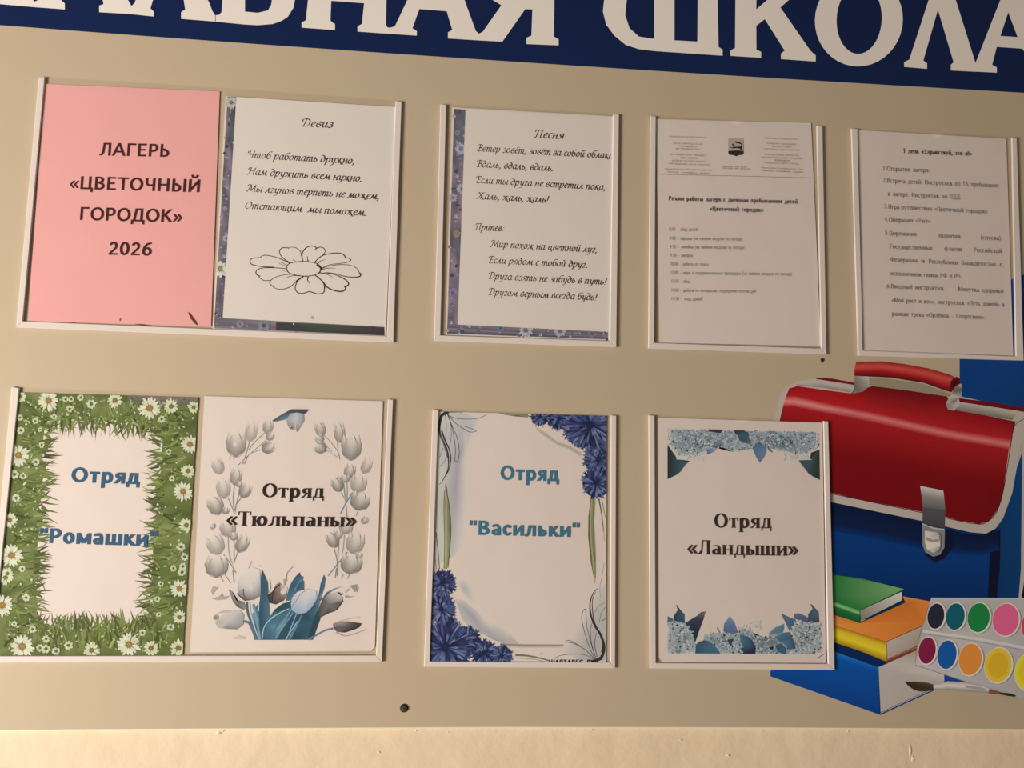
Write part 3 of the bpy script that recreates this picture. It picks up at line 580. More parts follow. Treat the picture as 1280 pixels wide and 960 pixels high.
# buckle
a.grid([[(686, 608), (785, 628)], [(692, 650), (790, 668)], [(697, 700), (794, 712)]], [(176, 164, 150), (120, 110, 102), (84, 78, 74)])
a.grid([[(697, 700), (794, 712)], [(696, 768), (792, 792)]], [(72, 68, 66), (60, 56, 58)])
a.poly([(695, 772), (792, 795), (790, 872), (772, 902), (742, 911), (708, 893), (696, 862)], (112, 108, 104))
a.up()
a.line([(696, 770), (744, 790), (790, 794)], 1.1, (170, 160, 146), smooth=False)
a.poly([(707, 800), (765, 808), (772, 860), (764, 884), (742, 894), (716, 880), (706, 850)], 0, cols=[(196, 184, 168), (150, 138, 126), (184, 172, 158), (120, 112, 104), (176, 164, 150), (190, 178, 164), (190, 178, 164)])
a.poly([(712, 826), (740, 838), (768, 834), (766, 846), (736, 850), (710, 838)], (140, 116, 106))
a.line([(765, 808), (776, 822), (775, 870), (762, 892)], .8, (40, 38, 40))
a.build('satchel_picture', board, M_vinyl, 'printed red and blue school satchel with grey buckle')

a = Art(0.00036, W_S); a.room = 9e-5; a.frame(950, 660, 3.839)
a.poly([(50, 685), (350, 580), (570, 668), (575, 896), (50, 712)], 0, cols=[(10, 60, 116), (12, 74, 138), (10, 66, 128), (9, 50, 104), (10, 56, 110)])
a.poly([(350, 540), (480, 585), (612, 640), (612, 650), (568, 668), (350, 592)], (8, 32, 66))
a.poly([(568, 668), (612, 650), (750, 588), (745, 655), (885, 706), (885, 735), (830, 778), (580, 888)], 0, cols=[(160, 144, 132), (170, 152, 140), (140, 126, 114), (168, 150, 138), (176, 158, 144), (160, 146, 130), (150, 136, 122), (156, 140, 128)])
a.up()
a.line([(350, 600), (470, 640), (560, 676)], .7, (40, 100, 160)); a.line([(568, 668), (576, 896)], .7, (10, 26, 56), smooth=False)
a.line([(577, 895), (700, 838), (832, 778)], 1.6, (10, 52, 108), smooth=False); a.line([(577, 886), (830, 770)], .5, (20, 30, 60), smooth=False)
a.poly([(884, 704), (1010, 738), (960, 744), (884, 742)], (16, 58, 116))
a.poly([(355, 592), (565, 668), (565, 690), (355, 620)], 0, cols=[(30, 96, 156), (20, 80, 146), (12, 66, 128), (12, 74, 138)])
a.build('blue_book_picture', board, M_vinyl, 'printed thick blue book at the bottom')
a = Art(0.00046, W_S); a.room = 9e-5; a.frame(950, 660, 3.839)
a.poly([(330, 410), (478, 455), (697, 355), (685, 328), (815, 352), (790, 450), (778, 466), (608, 545), (330, 462)], 0, cols=[(184, 104, 44), (180, 98, 40), (170, 92, 36), (196, 112, 48), (200, 112, 46), (186, 100, 40), (180, 96, 38), (192, 106, 44), (196, 120, 50)])
a.grid([[(330, 458), (480, 505), (608, 545)], [(330, 480), (480, 525), (608, 568)], [(330, 505), (480, 555), (608, 600)], [(330, 540), (480, 590), (608, 642)]], [(136, 92, 20), (190, 150, 34), (206, 170, 34), (140, 98, 18)])
a.poly([(609, 546), (778, 470), (752, 566), (612, 628)], 0, cols=[(160, 144, 128), (150, 134, 118), (140, 122, 108), (150, 130, 116)])
a.up()
a.poly([(609, 630), (752, 566), (748, 588), (609, 650)], (104, 52, 34)); a.line([(609, 545), (778, 470)], .8, (80, 50, 24), smooth=False)
a.line([(608, 545), (609, 645)], .5, (120, 84, 20), smooth=False); a.line([(612, 632), (752, 572)], .5, (180, 120, 80), smooth=False)
a.build('orange_book_picture', board, M_vinyl, 'printed orange and yellow book in the middle')
a = Art(0.00056, W_S); a.room = 9e-5; a.frame(950, 660, 3.839)
a.poly([(330, 222), (480, 240), (693, 294), (478, 396), (330, 344)], 0, cols=[(22, 92, 40), (24, 92, 44), (104, 140, 84), (36, 100, 44), (20, 88, 38)])
a.grid([[(330, 344), (478, 396)], [(330, 356), (478, 410)], [(330, 368), (478, 420)], [(330, 408), (478, 456)]], [(60, 120, 60), (120, 160, 100), (30, 92, 40), (16, 70, 34)])
a.poly([(480, 397), (680, 306), (682, 346), (484, 446)], 0, cols=[(120, 110, 98), (190, 174, 156), (176, 160, 142), (110, 100, 90)])
a.up()
a.line([(479, 396), (693, 294)], .8, (14, 70, 36), smooth=False); a.line([(480, 455), (697, 356)], 1.2, (18, 56, 30), smooth=False); a.line([(479, 396), (480, 456)], .7, (16, 56, 30), smooth=False)
a.build('green_book_picture', board, M_vinyl, 'printed small green book on top of the pile')

a = Art(0.00046, W_S); a.room = 9e-5; a.frame(950, 660, 3.839)
a.poly([(822, 335), (1330, 337), (1330, 846), (1225, 808), (985, 735), (745, 656), (778, 500), (806, 380)], 0, cols=[(164, 152, 142), (158, 146, 136), (150, 140, 130), (150, 140, 130), (160, 148, 140), (170, 156, 146), (150, 140, 132), (150, 140, 132)])
a.up()
a.grid([[(782, 490), (1040, 525), (1330, 580)], [(780, 500), (1038, 537), (1330, 592)], [(778, 508), (1036, 545), (1330, 600)]], [(184, 172, 160), (176, 164, 154), (118, 108, 102)])
a.line([(822, 336), (1330, 338)], .7, (190, 178, 164), smooth=False); a.line([(745, 657), (985, 737), (1230, 810)], .8, (110, 100, 94), smooth=False)
wells = [(845, 423, 42, 64, (34, 34, 46)), (938, 425, 47, 67, (16, 76, 84)), (1050, 430, 55, 73, (26, 106, 50)), (1180, 440, 65, 80, (192, 82, 112)), (1318, 468, 64, 84, (186, 52, 72)),
         (803, 588, 43, 67, (112, 26, 52)), (898, 608, 48, 72, (20, 72, 128)), (1010, 630, 57, 79, (196, 116, 48)), (1143, 658, 67, 86, (200, 158, 46)), (1288, 690, 66, 90, (196, 176, 42))]
for cx, cy, rx, ry, c_ in wells: a.ell(cx + 8, cy + 3, rx + 4, ry + 2, (120, 110, 106), 8, 28)
a.up()
for cx, cy, rx, ry, c_ in wells: a.ell(cx + 2, cy + 1, rx + 3, ry + 3, (190, 178, 166), 8, 28)
a.up()
for cx, cy, rx, ry, c_ in wells: a.ell(cx - 1, cy, rx - 2, ry - 3, c_, 8, 28)
a.up()
a.ell(1143, 658, 48, 62, (188, 144, 32), 8, 28); a.ell(1288, 690, 46, 64, (190, 164, 30), 8, 28)
a.build('paint_box_picture', board, M_vinyl, 'printed white paint box with ten colours')
a = Art(0.00076, W_S); a.room = 9e-5; a.frame(950, 660, 3.839)
a.poly([(694, 737), (720, 738), (762, 738), (800, 742), (832, 752), (833, 776), (800, 784), (770, 785), (740, 778), (712, 758)], 0, cols=[(50, 36, 26), (60, 46, 32), (100, 84, 58), (90, 72, 48), (70, 54, 38), (54, 40, 30), (60, 44, 32), (80, 64, 46), (60, 46, 34), (40, 30, 24)])
a.grid([[(832, 750), (900, 735), (985, 740), (1050, 752), (1100, 768)], [(832, 762), (900, 755), (985, 760), (1050, 766), (1100, 774)], [(834, 776), (900, 776), (985, 782), (1050, 788), (1098, 792)]], [(150, 136, 126), (190, 176, 164), (120, 108, 102)])
a.up()
a.poly([(985, 754), (1060, 764), (1098, 776), (1060, 780), (985, 766)], (140, 132, 126))
a.poly([(1098, 776), (1135, 782), (1155, 792), (1150, 798), (1097, 794)], (120, 66, 44))
a.poly([(1150, 790), (1190, 792), (1228, 803), (1222, 810), (1190, 806), (1150, 798)], (44, 32, 28))
a.line([(1098, 770), (1150, 778), (1190, 792)], .5, (160, 144, 130))
a.build('paint_brush_picture', board, M_vinyl, 'printed paintbrush with dark brown bristles')

# screws that fix the board
def lathe(name, c, prof, n, mat, parent):
    V, Fs = [], []
    for r, h in prof:
        for i in range(n): V.append((c.x + r * math.cos(2 * math.pi * i / n), -h, c.z + r * math.sin(2 * math.pi * i / n)))
    for k in range(len(prof) - 1):
        for i in range(n): Fs.append((k * n + i, k * n + (i + 1) % n, (k + 1) * n + (i + 1) % n, (k + 1) * n + i))
    Fs.append(tuple(range((len(prof) - 1) * n, len(prof) * n)))
    return mesh_obj(name, V, Fs, mat, parent, smooth=False)
c = P(505, 885)
t = thing('screw', 'round dark screw with a slotted grey head near the lower edge of the board', 'screw', (c.x, 0, c.z))
lathe('washer', c, [(.0048, .0001), (.0048, .0008), (.0040, .0012), (.0028, .0012)], 20, M_dark, t)
sh = lathe('head', c + Vector((.0003, 0, -.0003)), [(.0032, .0011), (.0032, .0019), (.0026, .0027), (.0012, .0030)], 16, M_steel, t)
V = [(c.x - .0022, -.0029, c.z + .0004), (c.x + .0026, -.0029, c.z - .0014), (c.x + .0026, -.0033, c.z - .0007), (c.x - .0022, -.0033, c.z + .0011)]
mesh_obj('slot', V, [(0, 1, 2, 3)], M_dark, sh)
c = P(1027.5, 450)
t = thing('screw', 'tiny dark screw under the lower right corner of the timetable pocket', 'screw', (c.x, 0, c.z))
lathe('head', c, [(.0022, .0001), (.0022, .0009), (.0014, .0016)], 12, M_dark, t)
lathe('shank', c + Vector((0, 0, -.0028)), [(.0010, .0001), (.0010, .0007)], 8, M_steel, t)
# ================================================================== pockets and sheets
H_SHEET0, H_SHEET1, H_INK, H_TXT = 0.0011, 0.0013, 0.00134, 0.00185
def lerp(a, b, t): return (a[0] + (b[0] - a[0]) * t, a[1] + (b[1] - a[1]) * t)
def pocket(label, TLo, TLi, BLo, BLi, TRi, TRo, BRi, BRo, notch=None, split=None):
    c = P(*lerp(BLo, BRo, .5))
    t = thing('display_pocket', label, 'display pocket', (c.x, 0, c.z), 'clear notice pockets on the board')
    slab('side_strip', [TLo, TLi, BLi, lerp(BLo, TLo, .0)], 0.0010,   .0037, M_strip, t, .0006)
    slab('side_strip', [TRi, TRo, BRo, BRi], 0.0010,   .0037, M_strip, t, .0006)
    slab('bottom_strip', [BLi, BRi, BRo, BLo], 0.0010, .0038, M_strip, t, .0006)
    tl, tr = lerp(TLi, TLo, .3), lerp(TRi, TRo, .3); bl, br = lerp(BLi, BLo, .3), lerp(BRi, BRo, .3)
    if split:
        (su, sv), (bu, bv) = split
        segs = [[tl, (su - 1.2, sv), (bu - 1.2, bv), bl], [(su + 1.6, sv), tr, br, (bu + 1.6, bv)]]
    elif notch:
        nx, ny, r = notch
        segs = [[tl] + [(nx - r * math.cos(math.pi * i / 10), ny + r * .75 * math.sin(math.pi * i / 10)) for i in range(11)] + [tr, br, bl]]
    else: segs = [[tl, tr, br, bl]]
    for sg in segs: slab('clear_front', sg, .0026, .0029, M_clear, t)
    return t
G2 = None
pA1 = pocket('double-width clear pocket in upper row holding the pink sheet and the motto', (48.5, 96), (56, 96), (20.2, 409.2), (28.3, 401.4), (494.5, 126), (502.3, 126.6), (483.5, 420), (492, 428.1), split=((276, 110), (265, 410)))
pC1 = pocket('clear white-edged pocket holding the song sheet, upper row', (550.7, 130), (558, 130.5), (542.7, 426), (550.7, 419), (766.7, 142.4), (774, 142.7), (762.3, 426), (770.7, 434))
pD1 = pocket('clear pocket holding the timetable with the crest, upper row', (812.9, 144.8), (820, 145.2), (810.7, 435.5), (818, 428.4), (1021, 157), (1028.4, 157.4), (1026.7, 435.5), (1033.5, 443), notch=(919, 150.5, 7))
pE1 = pocket('clear pocket holding the numbered first-day plan, upper row at the right', (1064.4, 160.3), (1072, 160.8), (1073, 444.7), (1078.7, 438), (1265, 171.6), (1271.2, 171.9), (1270.2, 445.3), (1280, 450.5), notch=(1171, 166.5, 7))
pA2 = pocket('double-width clear pocket in lower row holding the daisy and tulip sheets', (14.6, 483.5), (24, 485), (-17.7, 828.6), (-10.3, 820.2), (485, 499), (491.7, 499.5), (470, 819.3), (477.8, 827.6), split=((251, 494), (232.5, 820)))
pC2 = pocket('clear white-edged pocket holding the blue cornflower sheet, lower row', (540.9, 511.9), (548.4, 512.2), (530, 833.7), (537.3, 826.9), (763.8, 519), (770.6, 519.4), (763, 828), (769.2, 835.5))
pD2 = pocket('clear pocket overlapping the printed satchel, lower row', (811, 518.9), (818.4, 519.3), (812.4, 835.9), (820, 828.8), (1029.5, 526.2), (1035.6, 526.6), (1035.2, 829.9), (1043.7, 837.7), notch=(925.5, 522.5, 8))
def sheet(label, pts, mat=None, white=None):
    c = P(*lerp(pts[2], pts[3], .5))
    t = thing('paper_sheet', label, 'paper sheet', (c.x, 0, c.z), 'printed sheets in the pockets')
    slab('paper', pts, H_SHEET0, H_SHEET1, mat or M_white, t)
    return t

# ---- pink sheet
q = [(56.1, 104.8), (274.7, 114.3), (263.7, 408.1), (34.7, 401.4)]
s = sheet('bright pink paper sheet with bold dark title lettering and the year', q, M_pink)
W = (226, 204, 184)
a = Art(H_TXT, W); dk = (72, 34, 32)
text(a, 'ЛАГЕРЬ', 'medium', 123.9, 194.3, 210.6, 196.2, 16, dk)
text(a, '«ЦВЕТОЧНЫЙ', 'medium', 86.7, 236, 248.8, 240.4, 16.2, dk)
text(a, 'ГОРОДОК»', 'medium', 99.8, 275, 226.8, 278.3, 16.4, dk)
text(a, '2026', 'medium', 135.6, 318.4, 188.7, 319.6, 16.4, dk)
a.build('lettering', s, label='bold dark brown lettering')
a = Art(H_INK, W)
a.poly([(235, 390), (238, 391), (246, 402), (248, 407), (244, 405), (238, 398)], (110, 52, 48)); a.build('smudge', s); a = Art(H_INK, W); a.poly([(149, 399), (151, 397.5), (152, 399), (150, 402)], (140, 70, 66))
a.build('smudge', s); a = Art(H_INK, W)
a.poly([(85, 402.5), (94, 403), (93, 404.5), (86, 404)], (150, 84, 78)); a.build('smudge', s); a = Art(H_INK, W); a.poly([(166, 405), (176, 404.8), (190, 406.5), (180, 407)], (120, 60, 56))
a.build('smudge', s)

# ---- motto sheet
BORD = [(104, 90, 98), (128, 106, 112), (88, 78, 86), (146, 122, 126), (78, 76, 82), (96, 98, 98), (112, 96, 104)]
def floral(art, quads, flowers, seed):
    r = random.Random(seed)
    for (p0, p1, p2, p3), n in quads:     # p0-p1 one end, p3-p2 the other
        rows = [[lerp(p0, p3, i / n), lerp(lerp(p0, p3, i / n), lerp(p1, p2, i / n), .5), lerp(p1, p2, i / n)] for i in range(n + 1)]
        art.grid(rows, [[r.choice(BORD) for _ in range(3)] for _ in rows])
    art.up()
    for (p0, p1, p2, p3), n in quads:
        for i in range(n * 3):
            c = lerp(lerp(p0, p3, r.random()), lerp(p1, p2, r.random()), r.random()); c = lerp(lerp(p0, p3, (i + r.random()) / (n * 3)), lerp(p1, p2, (i + r.random()) / (n * 3)), r.random())
            k = r.choice([(150, 134, 146), (70, 66, 80), (120, 118, 124), (92, 100, 108), (136, 112, 132)])
            art.ell(c[0], c[1], r.uniform(.8, 3), r.uniform(.8, 3.4), k, r.uniform(0, 180), 7)
            if r.random() < .35: art.ell(c[0] + 1, c[1] + 1, .7, .7, (206, 198, 196), 0, 5)
    art.up()
    for x, y, rr, k, cc in flowers: daisy(art, x, y, rr, 11, k, cc, r)
def daisy(art, x, y, r, n, col, cc, rn, k=.30):
    a0 = rn.random() * 6
    for i in range(n):
        b = a0 + 2 * math.pi * i / n + rn.uniform(-.1, .1); l = r * rn.uniform(.86, 1.08)
        px, py = math.cos(b), math.sin(b); w = r * math.pi / n * .80
        pts = [(x + px * r * .2, y + py * r * .2), (x + px * l * .65 - py * w, y + py * l * .65 + px * w), (x + px * l - py * w * .4, y + py * l + px * w * .4), (x + px * l + py * w * .4, y + py * l - px * w * .4), (x + px * l * .65 + py * w, y + py * l * .65 - px * w)]
        sh = rn.uniform(.9, 1.0)
        art.poly(pts, tuple(c_ * sh for c_ in col))
    art.i += 1
    keep = art.layer; art.layer += 1
    art.ell(x, y, r * k, r * k * .92, cc, 0, 10, ecol=tuple(c_ * .8 for c_ in cc))
    art.layer = keep
q = [(281.9, 120.2), (494.5, 133.7), (482, 421.2), (265.8, 411)]
s = sheet('white sheet with sloping verse and a large outlined flower, purple floral edge', q)
W = (222, 200, 180)
a = Art(H_INK, W, q)
floral(a, [(((284.4, 121), (295.8, 121.5), (278.6, 400), (267.4, 410)), 16), (((268, 397), (480.6, 408.5), (480.6, 419), (267.4, 410.4)), 3)], 
       [(289, 128, 8, (196, 186, 170), (150, 120, 80)), (275, 336, 11, (214, 206, 184), (170, 140, 80)), (283, 298, 5, (170, 160, 166), (120, 110, 110)), (300, 405, 5, (150, 142, 146), (110, 104, 110)), (330, 407, 8, (140, 134, 136), (90, 90, 90))], 3)
a.up()
a.grid([[(345, 403), (400, 405), (480.6, 409.5)], [(345, 412.5), (400, 415.5), (480.6, 419.3)]], [[(62, 62, 62), (72, 84, 62), (70, 58, 62)], [(66, 60, 66), (60, 66, 56), (64, 52, 60)]])
a.ell(367, 405, 1, 1, (220, 210, 200), 0, 6)
a.layer = 4; a.poly([(295.6, 119), (496, 131), (484, 422), (481, 421), (480.6, 408.6), (278.4, 397)], (222, 201, 182))
a.build('printed_border', s, label='purple and grey floral print edge')
a = Art(H_TXT, W); ct = (74, 56, 50)
text(a, 'Девиз', 'chancery', 376.6, 158, 416.4, 159.6, 9.8, ct)
text(a, 'Чтоб работать дружно,', 'chancery', 309.7, 197.2, 442.2, 205, 9, ct)
text(a, 'Нам дружить всем нужно.', 'chancery', 308, 218, 451.6, 227, 9, ct)
text(a, 'Мы лгунов терпеть не можем,', 'chancery', 307, 239.2, 473, 249.3, 9, ct)
text(a, 'Отстающим  мы поможем.', 'chancery', 306.3, 260.6, 457, 269.8, 9, ct)
a.ell(390.5, 397, 2.2, 2.2, (176, 160, 146), 0, 10)
a.build('lettering', s)
a = Art(H_TXT, W); a.frame(300, 290, 7.11); fc = (58, 40, 34)
for pts, w0, w1 in (
    ([(485, 268), (430, 285), (415, 325), (440, 365), (520, 388), (600, 392), (670, 380), (712, 350), (722, 318), (690, 285), (640, 268), (560, 262), (485, 268)], 1.0, 1.0),
    ([(680, 290), (715, 320), (712, 352), (690, 370)], 1.6, 1.2),
    ([(450, 275), (400, 245), (360, 205), (352, 165), (380, 140), (432, 142)], .9, 1.0), ([(432, 150), (440, 138), (490, 138), (535, 170), (545, 210), (548, 215)], .5, 1.0),
    ([(558, 258), (550, 215), (556, 180), (590, 138), (640, 124), (675, 136), (672, 155)], 1.3, 1.0), ([(668, 156), (690, 140), (730, 136), (758, 165), (735, 205), (655, 270)], 1.2, .6),
    ([(665, 272), (700, 230), (760, 200), (850, 187), (910, 195), (940, 225)], .9, 1.3), ([(925, 230), (965, 232), (985, 248), (960, 268), (890, 280), (800, 290), (720, 322)], 1.1, .6),
    ([(720, 330), (780, 305), (880, 290), (980, 295), (1040, 325), (1060, 360)], .8, .7), ([(1060, 362), (1074, 380), (1055, 398), (1000, 402), (920, 392), (850, 370), (760, 358)], 1.8, .5),
    ([(700, 365), (780, 365), (860, 385), (930, 420), (965, 455), (950, 480), (925, 482)], .6, 1.8), ([(930, 480), (938, 505), (905, 528), (840, 520), (775, 490), (730, 435), (665, 382)], 1.8, 1.2),
    ([(600, 395), (560, 395), (510, 440), (490, 500), (515, 540), (560, 545), (612, 530), (650, 538), (690, 550), (740, 540), (750, 500), (742, 455), (690, 395)], 1.0, 1.2),
    ([(608, 398), (600, 425), (618, 458)], 1.6, .4), ([(562, 398), (500, 440), (440, 490), (360, 510), (300, 492), (300, 470)], 1.2, .6), ([(300, 488), (270, 465), (268, 435), (320, 400), (400, 380), (480, 374)], .9, .7),
    ([(270, 430), (210, 430), (170, 400), (175, 392)], .8, .8), ([(178, 392), (145, 375), (148, 340), (200, 320), (300, 318), (410, 325)], 1.1, .8),
    ([(300, 312), (200, 308), (110, 290), (88, 260), (110, 235), (185, 228)], 1.0, .9), ([(180, 228), (205, 208), (270, 212), (350, 235), (440, 275)], .8, .9),
    ([(315, 265), (370, 272), (420, 300)], .5, .5), ([(345, 280), (400, 300)], .4, .4), ([(370, 345), (430, 352)], .4, .4), ([(410, 410), (450, 392), (530, 385)], .5, .9), ([(470, 245), (495, 262)], .7, .4), ([(598, 215), (600, 262)], .6, .4), ([(600, 240), (610, 262)], .4, .4),
    ([(690, 285), (710, 260), (760, 245)], 1.0, .4), ([(725, 335), (780, 322), (850, 322)], 1.0, .4), ([(712, 362), (770, 375), (820, 400)], 1.0, .4), ([(500, 440), (530, 415), (560, 398)], 2.4, .8), ([(735, 440), (752, 470), (750, 500)], 1.0, 1.8)):
    a.line(pts, w0, fc, w1)
a.build('flower_drawing', s, label='black outline drawing of a ten-petal flower')

# ---- song sheet
q = [(565, 134), (767.4, 145.2), (761.8, 425.8), (557.2, 418.4)]
s = sheet('white sheet with a song text in sloping script, violet print edge', q)
W = (207, 186, 166)
a = Art(H_INK, W, q)
floral(a, [(((567.7, 136), (582, 137), (572, 406), (558.8, 417)), 14), (((560, 404), (760, 414), (760, 424.3), (558.8, 416.9)), 12)],
       [(576, 186, 8, (170, 160, 168), (130, 120, 124)), (578, 236, 8, (168, 158, 162), (130, 120, 124)), (566, 247, 6, (160, 150, 158), (130, 120, 124)), (571, 292, 5, (150, 130, 96), (160, 138, 100)), (572, 166, 4, (120, 132, 142), (110, 120, 130)),
        (566, 366, 7, (140, 118, 140), (110, 96, 110)), (657, 413, 9, (176, 166, 170), (120, 110, 110)), (700, 414, 8, (168, 160, 164), (120, 110, 110)), (626, 410, 6, (110, 116, 124), (90, 96, 100)), (740, 417, 6, (130, 118, 134), (110, 100, 110))], 5)
a.up()
a.layer = 4; a.poly([(582, 136.6), (769, 146), (762.8, 427), (760.2, 425), (760.4, 414.8), (572, 405.7)], (207, 187, 168))
a.build('printed_border', s, label='violet and teal floral print edge')
a = Art(H_TXT, W, [(560, 130), (764.6, 130), (760, 430), (550, 430)]); ct = (72, 55, 49)
for t_, x0, y0, x1, y1 in (('Ветер зовёт, зовёт за собой облакс', 596.3, 188.9, 765.6, 198.3), ('Вдаль, вдаль, вдаль.', 595.6, 208.6, 690.6, 214), ('Если ты друга не встретил пока,', 595, 228.6, 756, 237.7), ('Жаль, жаль, жаль!', 595, 248.5, 686.3, 253.6),
                           ('Припев:', 592.8, 287.6, 630, 289.2), ('Мир похож на цветной луг,', 611.8, 308.5, 745.4, 315.8), ('Если рядом с тобой друг.', 610.8, 328.7, 733.5, 334.9), ('Друга взять не забудь в путь!', 610.4, 348.6, 758.8, 356), ('Другом верным всегда будь!', 610.4, 368.7, 746.8, 375.7)):
    text(a, t_, 'chancery', x0, y0, x1, y1, 8.6, ct)
text(a, 'Песня', 'chancery', 666.7, 172, 705.3, 174, 10.2, ct)
a.build('lettering', s)

# ---- timetable sheet
q = [(820, 148.7), (1013.8, 153.9), (1020, 290), (1026, 432.3), (824.5, 428.4)]
s = sheet('white timetable sheet with a small dark crest at the top', [q[0], q[1], q[2], q[3], q[4]])
W = (188, 170, 151); a = Art(H_TXT, W); tc = (74, 62, 54)
a.frame(820, 160, 6.4)
def tiny(t_, x0, x1, y, font='serif', cap=1.9, c_=(104, 92, 82)):
    text(a, t_, font, 820 + x0 / 6.4, 160 + (y + 5) / 6.4, 820 + x1 / 6.4, 160 + (y + 5 + (x1 - x0) * .035) / 6.4, cap, c_)
for t_, x0, x1, y, f_ in (('БАШКОРТОСТАН РЕСПУБЛИКА', 108, 395, 68, 0), ('КАЛА ОКРУГЫ КАЛА', 138, 372, 123, 0), ('ХАКИМИЕТЕ', 183, 328, 146, 0), ('МЕГАРИФ БУЛЕГЕ', 158, 352, 166, 0), ('МУНИЦИПАЛЬ БЮДЖЕТ', 115, 403, 211, 0), ('УРТА МЕКТЕП', 195, 325, 239, 1), ('ДЕЙЕМ БЕЛЕМ БИРЕУ', 125, 392, 261, 0), ('УЧРЕЖДЕНИЕ КАЛА ОКРУГЫ', 95, 428, 285, 0), ('Башкортостан Республикасы, тел.', 72, 452, 326, 0), ('Почта, телефон, адрес', 90, 430, 351, 0),
                       ('РЕСПУБЛИКА БАШКОРТОСТАН', 873, 1125, 82, 0), ('УПРАВЛЕНИЕ ОБРАЗОВАНИЯ', 885, 1120, 124, 0), ('АДМИНИСТРАЦИИ', 925, 1080, 147, 0), ('ГОРОДСКОГО ОКРУГА ГОРОДА', 865, 1145, 169, 0), ('МУНИЦИПАЛЬНОЕ БЮДЖЕТНОЕ', 868, 1145, 212, 0), ('ОБЩЕОБРАЗОВАТЕЛЬНОЕ УЧРЕЖДЕНИЕ', 845, 1168, 235, 0), ('СРЕДНЯЯ ШКОЛА', 948, 1068, 259, 1), ('ГОРОДСКОГО ОКРУГА ГОРОДА', 872, 1145, 279, 0), ('Республика Башкортостан, тел.', 845, 1178, 318, 0), ('Почта, телефон, адрес', 848, 1178, 341, 0),
                       ('ОКПО ОГРН', 530, 612, 308, 1), ('ИНН', 630, 660, 309, 1), ('КПП БИК', 675, 725, 311, 1), ('ОГРН ОКПО', 530, 612, 322, 1), ('ИНН', 630, 660, 323, 1), ('КПП БИК ОКТ', 675, 750, 325, 1)):
    tiny(t_, x0, x1, y, 'smallbold' if f_ else 'small', 1.9 if x0 < 500 or x0 > 800 else 1.4)
a.line([(25, 370), (640, 384), (1250, 400)], .55, (120, 106, 96))
text(a, 'Режим работы лагеря с дневным пребыванием детей', 'smallbold', 836.1, 250.4, 996.6, 254.6, 5.4, (60, 48, 42))
text(a, '«Цветочный городок»', 'smallbold', 887.2, 263.4, 954, 265, 5.4, (60, 48, 42))
for t_, x0, x1, y in (('8:50 – сбор детей', 105, 330, 118), ('9:00 – зарядка (на свежем воздухе по погоде)', 108, 688, 190), ('9:15 – линейка (на свежем воздухе по погоде)', 110, 705, 258), ('9:30 – завтрак', 112, 292, 326), ('10:00 – работа по плану', 115, 420, 396), ('12:00 – игры и оздоровительные процедуры (на свежем воздухе по погоде)', 117, 1085, 465), ('13:30 – обед', 120, 268, 534), ('14:00 – работа по интересам, подведение итогов дня', 120, 795, 606), ('14:30 – уход домой', 122, 368, 674)):
    text(a, t_, 'small', 820 + x0 / 6.4, 270 + y / 6.4, 820 + x1 / 6.4, 270 + (y + (x1 - x0) * .012) / 6.4, 4.1, (84, 70, 62))
a.build('lettering', s)
a = Art(H_TXT, W); a.frame(820, 160, 6.4)
a.poly([(577, 84), (697, 86), (699, 205), (690, 214), (655, 217), (640, 226), (624, 217), (592, 214), (578, 203)], (156, 138, 121))
a.up()
a.poly([(578, 184), (610, 181), (650, 178), (699, 184), (700, 206), (690, 216), (655, 218), (641, 228), (624, 218), (592, 215), (579, 204)], (44, 34, 28))
a.poly([(588, 150), (612, 155), (620, 152), (606, 128), (616, 124), (632, 150), (668, 148), (682, 146), (678, 128), (640, 120), (628, 112), (640, 106), (668, 112), (686, 122), (684, 136), (690, 152), (686, 170), (692, 182), (680, 180), (672, 166), (650, 160), (622, 164), (600, 160)], (44, 34, 28))
a.build('crest', s, label='dark shield crest with a long-tailed running animal')

# ---- plan sheet
q = [(1072, 162.5), (1257.8, 173.4), (1266.6, 444.8), (1078.8, 438.3)]
s = sheet('white sheet with a numbered list for the first day', q)
W = (172, 154, 136); a = Art(H_TXT, W)
text(a, '1 день «Здравствуй, это я!»', 'serifbold', 1129, 191, 1214.4, 194.7, 5.6, (60, 48, 40))
for t_, x0, y0, x1, y1 in (('1.Открытие лагеря.', 1103.8, 213.2, 1161.6, 215.4), ('2.Встреча детей. Инструктаж по ТБ пребывания', 1104, 228, 1247.8, 234.4), ('в лагере. Инструктаж по ПДД.', 1110, 244.6, 1201, 249), ('3.Игра-путешествие «Цветочный городок»', 1105.3, 260.5, 1234.4, 266.9), ('4.Операция «Уют»', 1105.6, 276.8, 1163, 279),
    ('5.Церемония', 1106.3, 293.6, 1145.3, 295.3), ('поднятия', 1172.5, 296.8, 1200, 298), ('(спуска)', 1226.3, 299.3, 1250.6, 300.3), ('Государственных', 1112.5, 310.4, 1165.6, 312.8), ('флагов', 1180.6, 313.2, 1201.9, 314.2), ('Российской', 1217.5, 315, 1252, 316.5),
    ('Федерации', 1113, 326.7, 1146.3, 328.3), ('и', 1151.6, 328.6, 1155.4, 328.8), ('Республики', 1161, 329.2, 1196.9, 331), ('Башкортостан', 1201.9, 331, 1244.4, 333), ('с', 1250, 333, 1253, 333.2), ('исполнением гимна РФ и РБ.', 1113.4, 344.2, 1201.6, 348), ('6.Вводный инструктаж', 1108.4, 360.1, 1179.7, 363), ('-Минутка здоровья', 1196, 363.7, 1253.8, 366.4),
    ('«Мой рост и вес», инструктаж «Путь домой» в', 1114.7, 377.6, 1255.3, 383.4), ('рамках трека «Орлёнок – Спортсмен».', 1115.3, 394.5, 1231.3, 399.2)):
    text(a, t_, 'serif', x0, y0, x1, y1, 5.5, (56, 45, 39))
a.build('lettering', s)

